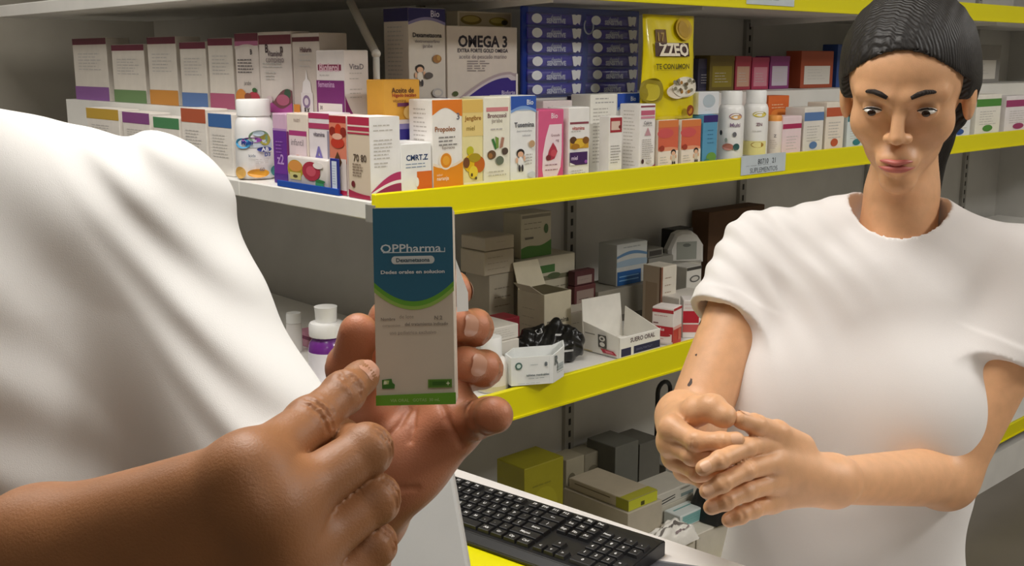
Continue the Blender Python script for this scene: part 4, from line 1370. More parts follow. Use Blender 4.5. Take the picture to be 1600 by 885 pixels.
# pale stack against the back
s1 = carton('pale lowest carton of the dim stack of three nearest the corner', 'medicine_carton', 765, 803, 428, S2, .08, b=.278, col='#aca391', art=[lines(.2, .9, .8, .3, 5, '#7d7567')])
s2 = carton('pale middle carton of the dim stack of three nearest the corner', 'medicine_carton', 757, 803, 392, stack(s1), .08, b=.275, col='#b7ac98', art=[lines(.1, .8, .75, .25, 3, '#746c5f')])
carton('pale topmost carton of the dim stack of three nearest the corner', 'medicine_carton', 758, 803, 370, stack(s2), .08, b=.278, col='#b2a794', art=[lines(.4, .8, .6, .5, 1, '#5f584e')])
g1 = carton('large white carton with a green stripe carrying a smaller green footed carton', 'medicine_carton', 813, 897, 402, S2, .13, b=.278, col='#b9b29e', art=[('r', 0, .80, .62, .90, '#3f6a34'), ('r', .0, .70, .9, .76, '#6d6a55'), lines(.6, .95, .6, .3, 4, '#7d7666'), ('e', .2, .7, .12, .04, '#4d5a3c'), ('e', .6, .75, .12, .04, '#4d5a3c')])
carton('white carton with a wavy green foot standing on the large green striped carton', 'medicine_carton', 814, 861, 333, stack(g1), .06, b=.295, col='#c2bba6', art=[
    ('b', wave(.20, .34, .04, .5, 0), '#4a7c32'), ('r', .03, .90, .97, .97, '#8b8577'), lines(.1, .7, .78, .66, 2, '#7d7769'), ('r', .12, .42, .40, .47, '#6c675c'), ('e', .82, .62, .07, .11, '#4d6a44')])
# open carton with raised flap
oc = carton('open beige carton with its lid flap standing up, behind the black bag', 'open_carton', 850, 892, 457, S2, .085, b=.165, col='#cfc6ae', flaps=True, art=[('t', 'melatonina', .5, .5, .8, '#4a453c', .02)], side=[lines(.2, .8, .7, .4, 3, '#b0a892')])
wd_, h_, d_ = DIM[oc.name]
pydata('lid_flap', [(-wd_ / 2, d_ - .004, h_), (wd_ / 2, d_ - .004, h_), (wd_ / 2 - .004, d_ + .018, h_ + .055), (-wd_ / 2 + .004, d_ + .018, h_ + .055), (-wd_ / 2, d_ - .002, h_), (wd_ / 2, d_ - .002, h_), (wd_ / 2 - .004, d_ + .020, h_ + .055), (-wd_ / 2 + .004, d_ + .020, h_ + .055)],
       [(0, 1, 2, 3), (7, 6, 5, 4), (0, 4, 5, 1), (1, 5, 6, 2), (2, 6, 7, 3), (3, 7, 4, 0)], mat('#cdc4ac', .6, 'card'), oc)
pydata('side_flap', [(-wd_ / 2, .004, h_), (-wd_ / 2, d_ - .01, h_), (-wd_ / 2 - .03, d_ - .02, h_ + .022), (-wd_ / 2 - .03, .012, h_ + .022), (-wd_ / 2, .004, h_ - .001), (-wd_ / 2, d_ - .01, h_ - .001), (-wd_ / 2 - .03, d_ - .02, h_ + .021), (-wd_ / 2 - .03, .012, h_ + .021)],
       [(0, 1, 2, 3), (7, 6, 5, 4), (0, 4, 5, 1), (1, 5, 6, 2), (2, 6, 7, 3), (3, 7, 4, 0)], mat('#d8d0ba', .6, 'card'), oc)
boxo('painted_inside_shade', -wd_ / 2 + .003, wd_ / 2 - .003, .003, d_ - .003, h_ - .0003, h_ + .0002, mat('#5a5138', .8, 'card'), oc)  # dark sheet on the solid top paints the shade of an open inside
# low flat ones near the front
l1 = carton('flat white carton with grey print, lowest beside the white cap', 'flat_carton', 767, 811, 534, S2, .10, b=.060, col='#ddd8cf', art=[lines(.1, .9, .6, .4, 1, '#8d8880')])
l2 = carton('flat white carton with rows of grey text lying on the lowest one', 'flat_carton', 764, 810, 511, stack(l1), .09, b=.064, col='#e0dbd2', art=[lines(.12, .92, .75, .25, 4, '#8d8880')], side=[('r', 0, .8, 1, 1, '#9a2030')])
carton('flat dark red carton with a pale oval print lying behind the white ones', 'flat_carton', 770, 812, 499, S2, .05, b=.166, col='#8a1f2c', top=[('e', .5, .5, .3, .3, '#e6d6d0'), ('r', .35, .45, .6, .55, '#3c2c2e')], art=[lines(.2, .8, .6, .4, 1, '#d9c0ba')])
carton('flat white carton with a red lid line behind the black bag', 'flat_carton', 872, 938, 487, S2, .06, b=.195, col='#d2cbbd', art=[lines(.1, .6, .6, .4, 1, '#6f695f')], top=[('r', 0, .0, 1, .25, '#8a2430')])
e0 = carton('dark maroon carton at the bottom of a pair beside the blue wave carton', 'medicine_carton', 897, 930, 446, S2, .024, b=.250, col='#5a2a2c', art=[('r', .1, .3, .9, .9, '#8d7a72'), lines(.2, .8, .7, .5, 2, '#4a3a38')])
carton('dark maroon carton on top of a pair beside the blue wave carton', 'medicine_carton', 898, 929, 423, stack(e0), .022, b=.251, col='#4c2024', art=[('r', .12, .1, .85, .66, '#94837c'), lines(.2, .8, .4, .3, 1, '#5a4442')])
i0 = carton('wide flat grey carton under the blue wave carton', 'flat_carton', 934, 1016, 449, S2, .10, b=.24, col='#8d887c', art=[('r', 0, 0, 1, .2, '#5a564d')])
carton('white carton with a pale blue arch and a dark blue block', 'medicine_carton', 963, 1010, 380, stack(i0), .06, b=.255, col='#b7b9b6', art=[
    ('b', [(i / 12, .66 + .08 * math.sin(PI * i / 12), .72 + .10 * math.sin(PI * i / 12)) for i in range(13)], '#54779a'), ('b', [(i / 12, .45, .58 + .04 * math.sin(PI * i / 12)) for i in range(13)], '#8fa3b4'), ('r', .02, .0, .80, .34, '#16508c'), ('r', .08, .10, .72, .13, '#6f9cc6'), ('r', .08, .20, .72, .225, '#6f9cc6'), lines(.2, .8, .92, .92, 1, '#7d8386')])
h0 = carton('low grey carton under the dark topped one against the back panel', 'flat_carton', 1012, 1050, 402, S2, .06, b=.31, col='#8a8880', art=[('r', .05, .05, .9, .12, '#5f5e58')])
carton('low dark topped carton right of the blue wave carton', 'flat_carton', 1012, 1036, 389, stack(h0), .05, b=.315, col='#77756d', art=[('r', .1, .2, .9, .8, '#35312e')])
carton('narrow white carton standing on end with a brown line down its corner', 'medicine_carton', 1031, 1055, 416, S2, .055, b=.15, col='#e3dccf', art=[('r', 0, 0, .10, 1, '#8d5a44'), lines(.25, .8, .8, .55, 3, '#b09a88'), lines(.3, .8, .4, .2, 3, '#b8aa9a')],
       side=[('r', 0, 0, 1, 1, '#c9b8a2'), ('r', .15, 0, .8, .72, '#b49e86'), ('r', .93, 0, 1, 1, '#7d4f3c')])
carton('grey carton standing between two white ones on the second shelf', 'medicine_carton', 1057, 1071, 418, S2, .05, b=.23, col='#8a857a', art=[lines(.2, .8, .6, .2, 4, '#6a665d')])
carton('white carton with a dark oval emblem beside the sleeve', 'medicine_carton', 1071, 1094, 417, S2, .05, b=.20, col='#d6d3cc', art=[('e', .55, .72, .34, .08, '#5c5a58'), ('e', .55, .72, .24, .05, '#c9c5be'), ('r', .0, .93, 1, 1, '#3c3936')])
bk = carton('black carton behind the white pouch against the back panel', 'medicine_carton', 1051, 1080, 358, S2, .045, b=.365, col='#1f1c1b')
# white pouch: a hexagonal soft pack
A = place(1068, S2, 'R', .315)
zlo, zhi = slide(A, (0, 0, 1), py=412), slide(A, (0, 0, 1), py=362)
carton('pale carton carrying the white pouch', 'medicine_carton', 1052, 1094, 411, S2, .06, b=.295, col='#b7b3a9', art=[('r', .55, .55, 1, .8, '#2e2b2a')])
pw2 = .052
outl = [(-.9, .05), (-.98, .45), (-.6, .92), (-.3, 1.0), (.3, 1.0), (.62, .86), (.98, .55), (1.0, .02), (.3, 0)]
vv_, ff_ = [], []
for (dy, sc) in ((-.020, .84), (-.012, 1.0), (.012, 1.0), (.018, .9)):
    for (a, b) in outl:
        vv_.append((a * pw2 * sc, dy, (.5 + (b - .5) * sc) * (zhi - zlo)))
no = len(outl)
for k in range(3):
    for i in range(no):
        ff_.append((k * no + i, k * no + (i + 1) % no, (k + 1) * no + (i + 1) % no, (k + 1) * no + i))
ff_.append(tuple(range(no))[::-1])
ff_.append(tuple(3 * no + i for i in range(no)))
po = pydata('pouch', vv_, ff_, mat('#cbc9c4', .35, 'film'), None)
po.location = A + np.array([0, .006, zlo + .002])
po.rotation_euler = (0, 0, -.45)
tag(po, 'white plastic pouch with a grey square standing before a black carton', 'pouch')
printed('printed_square', pw2 * 1.1, (zhi - zlo) * .55, [('r', 0, 0, 1, 1, '#8d9088'), ('e', .5, .8, .2, .1, '#5d605c')], lambda x, y, l: (x - pw2 * .55, -.0203 - l, y + (zhi - zlo) * .14), po)
carton('brown cardboard box in the far corner behind the woman', 'cardboard_box', 1104, 1190, 326, S2, .06, b=.37, col='#54381f', cat='box', rough=.8, art=[('r', 0, .47, 1, .53, '#5a3c26')])

# white display carton with a red ribbon and dark blue bars
dt = carton('white display carton lying open with a red ribbon and dark blue bars', 'display_carton', 969, 1031, 521, S2 + .001, .004, b=.012, col='#f1eee9', flaps=True, art=[
    ('t', 'SUERO ORAL', .55, .78, .62, '#6a5a5c', .03), ('r', .02, .08, .26, .46, '#2b2c52'), ('r', .33, .10, .99, .46, '#26284c'), lines(.38, .9, .30, .24, 2, '#7d7fa0')])
tw, thh, td = DIM[dt.name]
TD = .105
cwm = mat('#efece4', .55, 'card')
boxo('tray_floor', -tw / 2, tw / 2, .0045, TD, 0, .002, cwm, dt)
bh = slide(np.array([dt.location.x, dt.location.y + TD + .01, S2]), (0, 0, 1), py=465)
pydata('back_flap', [(-tw / 2, TD, 0), (tw / 2, TD, 0), (tw / 2 - .002, TD + .012, bh), (-tw / 2 + .002, TD + .010, bh + .003), (-tw / 2, TD + .002, 0), (tw / 2, TD + .002, 0), (tw / 2 - .002, TD + .014, bh), (-tw / 2 + .002, TD + .012, bh + .003)],
       [(0, 1, 2, 3), (7, 6, 5, 4), (0, 4, 5, 1), (1, 5, 6, 2), (2, 6, 7, 3), (3, 7, 4, 0)], cwm, dt)
for s_ in (-1, 1):
    x = s_ * tw / 2
    hi_ = thh * (1.42 if s_ < 0 else 1.7)
    sw = pydata('side_wall', [(x, .0045, 0), (x, TD - .0005, 0), (x + s_ * .004, TD, hi_), (x, .0045, thh), (x - s_ * .002, .0045, 0), (x - s_ * .002, TD - .0005, 0), (x + s_ * .002, TD, hi_), (x - s_ * .002, .0045, thh)],
                [(0, 1, 2, 3), (7, 6, 5, 4), (0, 4, 5, 1), (1, 5, 6, 2), (2, 6, 7, 3), (3, 7, 4, 0)], cwm, dt)
    if s_ < 0:
        printed('printed_side', TD, thh, [('p', [(.48, .30), (.84, .30), (.95, .12), (.55, .12)], '#b3283c'), ('p', [(.60, .26), (.80, .26), (.86, .16), (.64, .16)], '#d97a84'), ('r', .42, .36, .66, .98, '#57544f'), ('e', .54, .80, .085, .13, '#e4e1da'), ('e', .54, .52, .075, .11, '#e4e1da'), ('e', .54, .80, .04, .06, '#57544f'), ('r', .05, .90, .34, .95, '#8d8a84'), ('r', .0, .04, .25, .09, '#c9b88a')],
                lambda x_, y_, l: (-tw / 2 - l - .0022 - .0035 * y_ / thh, TD - x_ * .95 - .004, y_), sw)
mound('crumpled white paper insert lying in the open display carton', 'paper_insert', (dt.location.x + .002, dt.location.y + .055, tw * .84, .085), S2 + .0036, .016, 4, mat('#ece9e0', .6, 'card'), cat='paper', amp=.004)
RB = [('r', 0, .86, 1, .95, '#b52a34'), lines(.1, .9, .78, .78, 1, '#c98a8a'), ('r', .06, .56, .3, .59, '#7a4a4a'), ('r', 0, .10, 1, .50, '#bb2430'), ('r', .08, .05, .95, .30, '#efe4e0'), ('t', 'plus', .45, .42, .3, '#f3d9d9', .03), ('e', .5, .27, .4, .05, '#b52a34'), lines(.2, .7, .16, .12, 1, '#c98a8a')]
carton('white and red carton at the shelf edge, its corner toward the viewer', 'medicine_carton', 1018, 1051, 481, S2, .045, yb=536, yaw=-1.30, col='#efe6e2', art=RB, rside=[('r', 0, 0, 1, .42, '#c23c34'), ('r', 0, .42, 1, .5, '#e2b0a8'), ('r', 0, .93, 1, 1, '#b52a34'), ('r', .6, .1, .9, .4, '#cf6a58')])
carton('white carton with a broad red band half hidden by the bare arm', 'medicine_carton', 1066, 1091, 470, S2, .05, yb=528, yaw=-.75, col='#f0e9e6', art=[('r', 0, .40, 1, .72, '#bf2034'), ('r', 0, .15, 1, .36, '#cf5a5c'), lines(.1, .9, .9, .8, 2, '#d9b8b8')])
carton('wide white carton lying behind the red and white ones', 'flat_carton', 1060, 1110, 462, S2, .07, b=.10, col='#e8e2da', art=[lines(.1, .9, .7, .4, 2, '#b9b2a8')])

# white eight sided open carton at the front edge
OZ = S2 + .0115
P0, P1, P2 = hit(799, 604, 2, OZ), hit(864, 599, 2, OZ), hit(881, 588, 2, OZ)
bk_ = unit(np.array([FH[0], FH[1], 0]))
hh_ = slide(P0, (0, 0, 1), py=560)
outl = [P0, P1, P2, P2 + bk_ * .045, P1 + bk_ * .075, P0 + bk_ * .075 + RT * .004, P0 + bk_ * .03 - RT * .012]
cen = sum(outl) / len(outl)
vo, fo = [], []
n7 = len(outl)
for (sc, z) in ((1, 0), (1.01, hh_), (.965, hh_), (.965, .003)):
    for i, p in enumerate(outl):
        q = cen + (p - cen) * sc
        vo.append((q[0] - cen[0], q[1] - cen[1], z + (.006 if z == hh_ and i in (2, 3) else 0)))
for k in range(3):
    for i in range(n7):
        fo.append((k * n7 + i, k * n7 + (i + 1) % n7, (k + 1) * n7 + (i + 1) % n7, (k + 1) * n7 + i))
fo.append(tuple(range(n7))[::-1])
fo.append(tuple(3 * n7 + i for i in range(n7)))
ot = pydata('open_carton', vo, fo, mat('#eef0ee', .5, 'card'), None)
ot.location = cen
tag(ot, 'low white open carton with cut corners and a green round mark at the shelf edge', 'box')


def wallprint(name, pa, pb, art):
    U_ = pb - pa
    L_ = np.linalg.norm(U_)
    U_ = U_ / L_
    n_ = np.array([U_[1], -U_[0], 0])
    if n_ @ (CAM - pa) < 0:
        n_ = -n_
    printed(name, L_, hh_, art, lambda x, y, l: tuple(pa - cen + U_ * x + n_ * (l + .0014) + np.array([0, 0, y])), ot)


wallprint('printed_front', P0, P1, [('e', .17, .70, .085, .13, '#4f6f66'), ('e', .17, .70, .05, .075, '#cfe0d8'), ('t', '8', .82, .72, .07, '#5c666a', .04), lines(.45, .72, .72, .72, 1, '#9aa4a6'), ('r', .9, .0, .905, 1, '#d2d6d6'), ('t', 'tabletas masticables', .62, .36, .55, '#4d5a5e', .03), lines(.4, .85, .24, .2, 1, '#7d888a'), lines(.15, .8, .08, .08, 1, '#c3caca')])
wallprint('printed_side', P1, P2, [('t', 'R', .25, .78, .3, '#6d777a', .03), ('r', .35, .35, .85, .6, '#b9c2c4'), lines(.3, .9, .5, .3, 3, '#6d777a')])
# bottle standing half behind the fingers
bottle('white squat bottle half hidden by the fingers beside the cut corner carton', 'supplement_bottle', 768, 526, S2, 'R', .040, 52, [(.95, 0), (1, .04), (1, .48), (.9, .58), (.6, .64)], '#f1ece6', (.63, .62, '#f4f4f2'), [('r', 0, .0, 1, .9, '#efe6dc'), ('r', 0, -.1, 1, .12, '#d9cfa6'), lines(.5, .9, .6, .4, 2)], lo=.08, hi=.48)

# black bag
bgm = mat('#0c0c0d', .28, 'film')
bgA, bgB = place(822, S2, 'R', .062), place(914, S2, 'R', .046)
B_ = Body()
ctr = (bgA + bgB) / 2
gx = unit(bgB - bgA)
gy = np.array([-gx[1], gx[0], 0])
if gy @ FH < 0:
    gy = -gy
bw = np.linalg.norm(bgB - bgA)
Rb = np.stack([gx, gy, np.array([0, 0, 1.])])


def bp(u, v, z):
    return ctr + gx * u * bw + gy * v + np.array([0, 0, z])


B_.base += [Ell(bp(.15, .045, .032), [.070, .036, .036], Rb, .02), Ell(bp(.43, .045, .033), [.036, .036, .038], Rb, .02), Ell(bp(-.18, .06, .030), [.050, .032, .034], Rb, .02), Ell(bp(.05, .055, .054), [.055, .022, .022], Rb, .015),
            Cap(bp(-.34, .07, .04), bp(-.16, .065, .056), .010, .016, .012), Cap(bp(.18, .055, .062), bp(.28, .055, .084), .012, .007, .012), Cap(bp(-.02, .05, .06), bp(.04, .05, .080), .012, .006, .01), Cap(bp(.28, .055, .082), bp(.38, .05, .055), .006, .014, .01)]
B_.disp = lambda p: .0035 * np.abs(np.sin((p @ gx) * 120 + 3 * np.sin((p @ gy) * 70))) + .003 * np.sin(p[:, 2] * 160 + 4 * np.sin((p @ gx) * 45))
B_.clip.append(lambda p: S2 + .0005 - p[:, 2])
bgo = mesh_of('plastic_bag', [polygonise(B_, .003)], bgm)
tag(bgo, 'crumpled black plastic bag with white marks lying on the second shelf', 'bag')


def castmark(parent, body, marks, m, name='printed_mark', rng=(1.4, 3.0)):
    ts = np.linspace(rng[0], rng[1], 900)
    for poly in marks:
        v = []
        for px, py in poly:
            d = at(px, py, 1.0) - CAM
            pts = CAM + d * ts[:, None]
            s_ = body.f(pts)
            k = np.argmax(s_ < .0012) if (s_ < .0012).any() else None
            if k is None:
                break
            v.append(pts[k] - unit(d) * .001)
        else:
            pydata(name, v, [tuple(range(len(v)))], m, parent)


castmark(bgo, B_, [[(836, 517), (846, 513), (848, 520), (840, 523)], [(866, 545), (873, 538), (875, 541), (868, 549)], [(868, 522), (878, 522), (876, 525), (867, 525)], [(878, 548), (896, 546), (896, 549), (878, 551)], [(880, 575), (890, 572), (889, 581), (881, 583)], [(896, 567), (908, 566), (908, 569), (896, 571)], [(913, 535), (924, 533), (924, 535), (913, 537)]], mat('#c9c9c9', .4, 'print'))

# bottle and jar near the corner on the second shelf
A = place(513, S2, 'L', .085)
h = slide(A, (0, 0, 1), py=479)
R_ = 27 / FPX * ((A - CAM) @ FW)
pb = empty('syrup_bottle', tuple(A))
tag(pb, 'purple bottle with a stepped white cap and white label behind the thumb', 'bottle')
lathe('body', [(R_ * .96, 0), (R_ * 1.08, .01 * h), (R_ * 1.08, .46 * h), (R_ * 1.0, .54 * h), (R_ * .80, .60 * h), (R_ * .7, .63 * h)], mat('#6d2a86', .25, 'plain', coat=.5), pb, 40)
lathe('label_sleeve', [(R_ * 1.09, .06 * h), (R_ * 1.09, .44 * h)], mat('#eae6ec', .4, 'card'), pb, 40)
lathe('cap_ring', [(R_ * .96, .632 * h), (R_ * .98, .65 * h), (R_ * .98, .77 * h), (R_ * .9, .80 * h), (R_ * .62, .81 * h)], mat('#ecebe9', .4, 'plain'), pb, 48, flute=True)
lathe('cap_top', [(R_ * .60, .812 * h), (R_ * .64, .98 * h), (R_ * .66, 1.0 * h), (R_ * .5, 1.0 * h)], mat('#f0efed', .4, 'plain'), pb, 40)
fa = math.atan2(*(CAM - A)[[1, 0]]) + .5
printed('printed_label', R_ * .9, h * .36, [('t', '900', .5, .75, .5, '#4a4250', .03), ('t', 'mg', .5, .50, .4, '#4a4250', .02), ('t', 'F', .5, .25, .25, '#4a4250', .03)],
        lambda x, y, l: ((R_ * 1.09 + l + .0006) * math.cos(fa - .4 + x / R_), (R_ * 1.09 + l + .0006) * math.sin(fa - .4 + x / R_), h * .06 + y), pb)
carton('pink carton behind the purple bottle on the second shelf', 'medicine_carton', 462, 494, 521, S2, .05, bay='L', b=.20, col='#c98aa0', art=[('r', 0, .55, 1, .8, '#7d2a52'), lines(.1, .9, .4, .2, 3)])
bottle('white jar lid showing between the sleeve and the purple bottle', 'supplement_jar', 461, 489, S2, 'L', .165, 24, [(.95, 0), (1, .05), (1, .7), (.9, .74)], '#e8e4e2', (.75, .95, '#eeeeec'), [])

# ------------------------------------------------------------------ third shelf
P3 = S3 + .115
for k, (xa_, xb_, ya_) in enumerate(((.22, .575, .05), (.58, .935, .03), (.94, 1.29, .03))):
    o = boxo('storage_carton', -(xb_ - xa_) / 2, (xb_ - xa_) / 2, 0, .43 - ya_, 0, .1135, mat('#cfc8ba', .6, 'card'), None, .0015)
    o.location = ((xa_ + xb_) / 2, ya_, S3)
    tag(o, ('wide plain carton under the dull yellow carton', 'wide plain carton under the lime ended carton', 'wide plain carton under the black printed bag')[k] + ' on the lowest shelf', 'box')
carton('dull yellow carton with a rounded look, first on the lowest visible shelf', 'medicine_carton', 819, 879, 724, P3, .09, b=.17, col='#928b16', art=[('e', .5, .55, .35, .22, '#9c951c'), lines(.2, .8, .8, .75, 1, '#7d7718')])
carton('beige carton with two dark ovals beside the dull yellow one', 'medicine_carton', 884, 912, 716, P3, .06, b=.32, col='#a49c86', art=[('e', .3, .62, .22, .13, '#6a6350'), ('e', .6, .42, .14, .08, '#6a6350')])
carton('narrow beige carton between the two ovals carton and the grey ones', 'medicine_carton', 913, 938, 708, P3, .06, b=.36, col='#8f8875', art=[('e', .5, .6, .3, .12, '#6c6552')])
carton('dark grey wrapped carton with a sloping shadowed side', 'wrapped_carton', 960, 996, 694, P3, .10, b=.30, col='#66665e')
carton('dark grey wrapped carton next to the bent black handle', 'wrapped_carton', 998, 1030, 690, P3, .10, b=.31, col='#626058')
ZL = P3 + .105
q = hit(982, 800, 2, ZL)
yy0, yy1 = sorted((place(889, ZL, 'L', q[0])[1], place(982, ZL, 'L', q[0])[1]))
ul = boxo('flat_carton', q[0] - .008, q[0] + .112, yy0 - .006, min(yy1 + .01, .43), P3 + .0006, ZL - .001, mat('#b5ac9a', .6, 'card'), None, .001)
tag(ul, 'pale carton beneath the lime ended one on the lowest visible shelf', 'box')
ulz = ZL
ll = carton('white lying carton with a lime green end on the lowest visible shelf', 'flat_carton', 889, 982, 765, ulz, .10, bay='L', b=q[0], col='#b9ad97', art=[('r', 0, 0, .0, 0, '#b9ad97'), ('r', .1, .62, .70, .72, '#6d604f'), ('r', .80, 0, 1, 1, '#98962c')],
            rside=[('r', 0, 0, 1, 1, '#c3c432'), ('r', .42, .1, .55, .5, '#4d4a18'), ('r', 0, .95, 1, 1, '#8a8a20')], top=[('e', .55, .55, .12, .18, '#7d715c'), ('r', .2, .6, .35, .75, '#8d806a'), ('r', .85, 0, 1, 1, '#a8a432')])
ZW = P3 + .045
q = hit(1024, 800, 2, ZW)
yw = max(q[1], .127)
xa_, xb_ = place(1024, ZW, 'R', yw)[0], place(1084, ZW, 'R', yw)[0]
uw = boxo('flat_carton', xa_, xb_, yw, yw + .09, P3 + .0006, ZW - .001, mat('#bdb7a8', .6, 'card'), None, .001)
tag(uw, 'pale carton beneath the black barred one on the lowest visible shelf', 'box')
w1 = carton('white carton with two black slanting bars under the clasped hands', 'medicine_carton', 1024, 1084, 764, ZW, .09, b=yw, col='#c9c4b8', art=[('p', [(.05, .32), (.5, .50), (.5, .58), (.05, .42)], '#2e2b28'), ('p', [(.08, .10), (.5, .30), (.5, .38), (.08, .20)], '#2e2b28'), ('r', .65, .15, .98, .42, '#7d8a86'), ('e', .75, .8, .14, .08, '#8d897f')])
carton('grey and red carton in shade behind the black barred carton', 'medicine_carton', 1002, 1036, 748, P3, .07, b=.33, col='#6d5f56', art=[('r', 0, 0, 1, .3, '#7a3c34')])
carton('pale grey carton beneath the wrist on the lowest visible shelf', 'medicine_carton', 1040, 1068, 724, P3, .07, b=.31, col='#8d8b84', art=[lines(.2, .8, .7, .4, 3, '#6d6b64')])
t1 = hit(1080, 812, 2, P3)
tealc = carton('small flat teal striped carton before the black barred carton', 'flat_carton', 1062, 1100, 800, P3, .05, b=max(t1[1] - .02, -.002), col='#d3dad8', art=[('r', .1, .1, .9, .9, '#7fb0ae'), lines(.15, .85, .7, .3, 3, '#4f8a88')], top=[('r', .1, .1, .9, .9, '#8fbcb9'), ('r', .15, .3, .85, .4, '#5f9a98'), ('r', .15, .6, .85, .7, '#5f9a98')]) if t1[1] > .03 else None
cc = place(1040, P3, 'R', .040)
mound('crumpled white plastic bag with grey printed strokes on the lowest visible shelf', 'plastic_bag', (cc[0], cc[1], .19, .06), P3 + .0005, .036, 11, mat('#e9e5dd', .4, 'film'), amp=.010, art=[
    ('b', [(.1 + .4 * i / 12, .25 + .35 * i / 12, .31 + .35 * i / 12) for i in range(13)], '#77706a'), ('b', [(.25 + .4 * i / 12, .15 + .3 * i / 12, .21 + .3 * i / 12) for i in range(13)], '#77706a'), ('b', [(.5 + .35 * i / 12, .25 + .2 * math.sin(i / 4), .31 + .2 * math.sin(i / 4)) for i in range(13)], '#6d6762'), ('b', [(.55 + .3 * i / 12, .12 + .1 * i / 12, .18 + .1 * i / 12) for i in range(13)], '#8d7d7d')])
cc2 = place(1120, P3, 'R', .07)
mound('black bag printed with white shapes beside the crumpled white bag', 'plastic_bag', (max(cc2[0], cc[0] + .172), cc2[1], .13, .10), P3 + .0005, .075, 23, mat('#1a1918', .35, 'film'), art=[
    ('e', .22, .45, .12, .3, '#b9b5ad'), ('p', [(.5, .2), (.8, .3), (.78, .42), (.5, .34)], '#c9c5bc'), ('p', [(.48, .5), (.85, .55), (.82, .68), (.5, .64)], '#c9c5bc'), ('p', [(.55, .8), (.88, .76), (.85, .9), (.58, .92)], '#c9c5bc')], amp=.012)
# hooked black handle leaning at the back
hA = place(1024, P3, 'R', .33)
hz0, hz1 = slide(hA, (0, 0, 1), py=634), slide(hA, (0, 0, 1), py=600)
pts = [hA + np.array([0, 0, .001]), hA + np.array([0, 0, hz0])]
for t in np.linspace(0, PI, 9):
    pts.append(hA + np.array([.026 * (1 - math.cos(t)), 0, hz1 - .026 + .026 * math.sin(t)]))
pts.append(pts[-1] - np.array([0, 0, .02]))
hk = tube('walking_cane', pts, .0062, mat('#1b1c1e', .35), None, 10)
tag(hk, 'black curved cane handle rising behind the grey wrapped cartons', 'cane')

# ------------------------------------------------------------------ the carton held up to the viewer
bl, br = at(583.5, 326, .500), at(707.5, 324, .5005)
blb, brb = at(588, 634, .500), at(713, 631, .5005)
Ub = unit((br - bl) + (brb - blb))
Vb = unit((bl - blb) + (br - brb))
Vb = unit(Vb - Ub * (Vb @ Ub))
Nb = np.cross(Ub, Vb)
if Nb @ CAMV < 0:
    Nb = -Nb
wb = (np.linalg.norm(br - bl) + np.linalg.norm(brb - blb)) / 2
hb = (np.linalg.norm(bl - blb) + np.linalg.norm(br - brb)) / 2
ob_ = (blb + brb) / 2
Mx = Matrix(((Ub[0], -Nb[0], Vb[0], ob_[0]), (Ub[1], -Nb[1], Vb[1], ob_[1]), (Ub[2], -Nb[2], Vb[2], ob_[2]), (0, 0, 0, 1)))
dbx = .026
hc = boxo('dropper_carton', -wb / 2, wb / 2, 0, dbx, 0, hb, mat('#ddd2c2', .5, 'card'), None, .0005)
hc.matrix_world = Mx
tag(hc, 'small blue, green and cream drops carton held upright in a hand', 'box')


def bowl(edge, low, n=20):
    return [(i / n, edge - (edge - low) * (1 - (abs(i / n - .5) * 2) ** 2.0)) for i in range(n + 1)]


cur = bowl(.625, .525)
cur2 = bowl(.600, .500)
cur3 = bowl(.575, .482)
printed('printed_front', wb, hb, [
    ('b', [(u, v, 1.0) for u, v in cur3], '#9cc65a'), ('b', [(u, v, 1.0) for u, v in cur2], '#69ae32'), ('b', [(u, v, 1.0) for u, v in cur], '#246888'),
    ('t', 'OPPharma', .47, .795, .76, '#dfeaf0', .012, .043),
    ('b', [(.15 + .72 * i / 10, .772, .777) for i in range(11)], '#cfdfe8'), ('r', .12, .772, .13, .79, '#cfdfe8'), ('r', .89, .772, .9, .795, '#cfdfe8'), ('r', .12, .772, .9, .777, '#cfdfe8'),
    ('r', .27, .715, .72, .755, '#d7dee0'), ('e', .27, .735, .045, .020, '#d7dee0'), ('e', .72, .735, .045, .020, '#d7dee0'), ('t', 'Dexametasona', .495, .735, .42, '#3f5a66', .03),
    ('t', 'Dedes orales en solucion', .49, .675, .80, '#dfe6ea', .03, .018),
    ('t', 'Nombre', .17, .437, .18, '#8a8076', .02), ('t', 'de lote', .40, .448, .18, '#9a9084', .0), ('t', 'N.2', .80, .440, .10, '#8a8076', .02), ('t', 'composicion', .21, .405, .22, '#9a9084', .0), ('t', 'del tratamiento indicado', .65, .410, .54, '#8a8076', .02), ('t', 'uso pediatrico exclusivo', .48, .368, .58, '#8f857a', .0),
    ('p', [(.08, .085), (.08, .13), (.20, .135), (.21, .115), (.24, .105), (.235, .085)], '#3c7a2c'), ('p', [(.095, .105), (.105, .128), (.17, .126), (.16, .108)], '#b9d08a'), ('e', .12, .115, .02, .008, '#e9efd5'),
    ('r', .655, .085, .955, .128, '#6f9a3c'), ('r', .67, .090, .94, .123, '#4f8426'), ('r', .71, .097, .875, .116, '#3a6a1c'), ('p', [(.88, .107), (.90, .111), (.905, .12), (.912, .111), (.932, .107), (.912, .102), (.905, .094), (.90, .102)], '#dfe9c6'),
    ('b', [(i / 10, 0, .052 + .008 * i / 10) for i in range(11)], '#6cab2c'), ('t', 'VIA ORAL   GOTAS  30 mL', .49, .025, .62, '#a9c87a', .02)], front_map(wb), hc, .45, .00006)
boxo('top_flap', -wb / 2 + .0006, wb / 2 - .0006, .0006, dbx - .0006, hb - .0001, hb + .0004, mat('#e6ded2', .5, 'card'), hc)
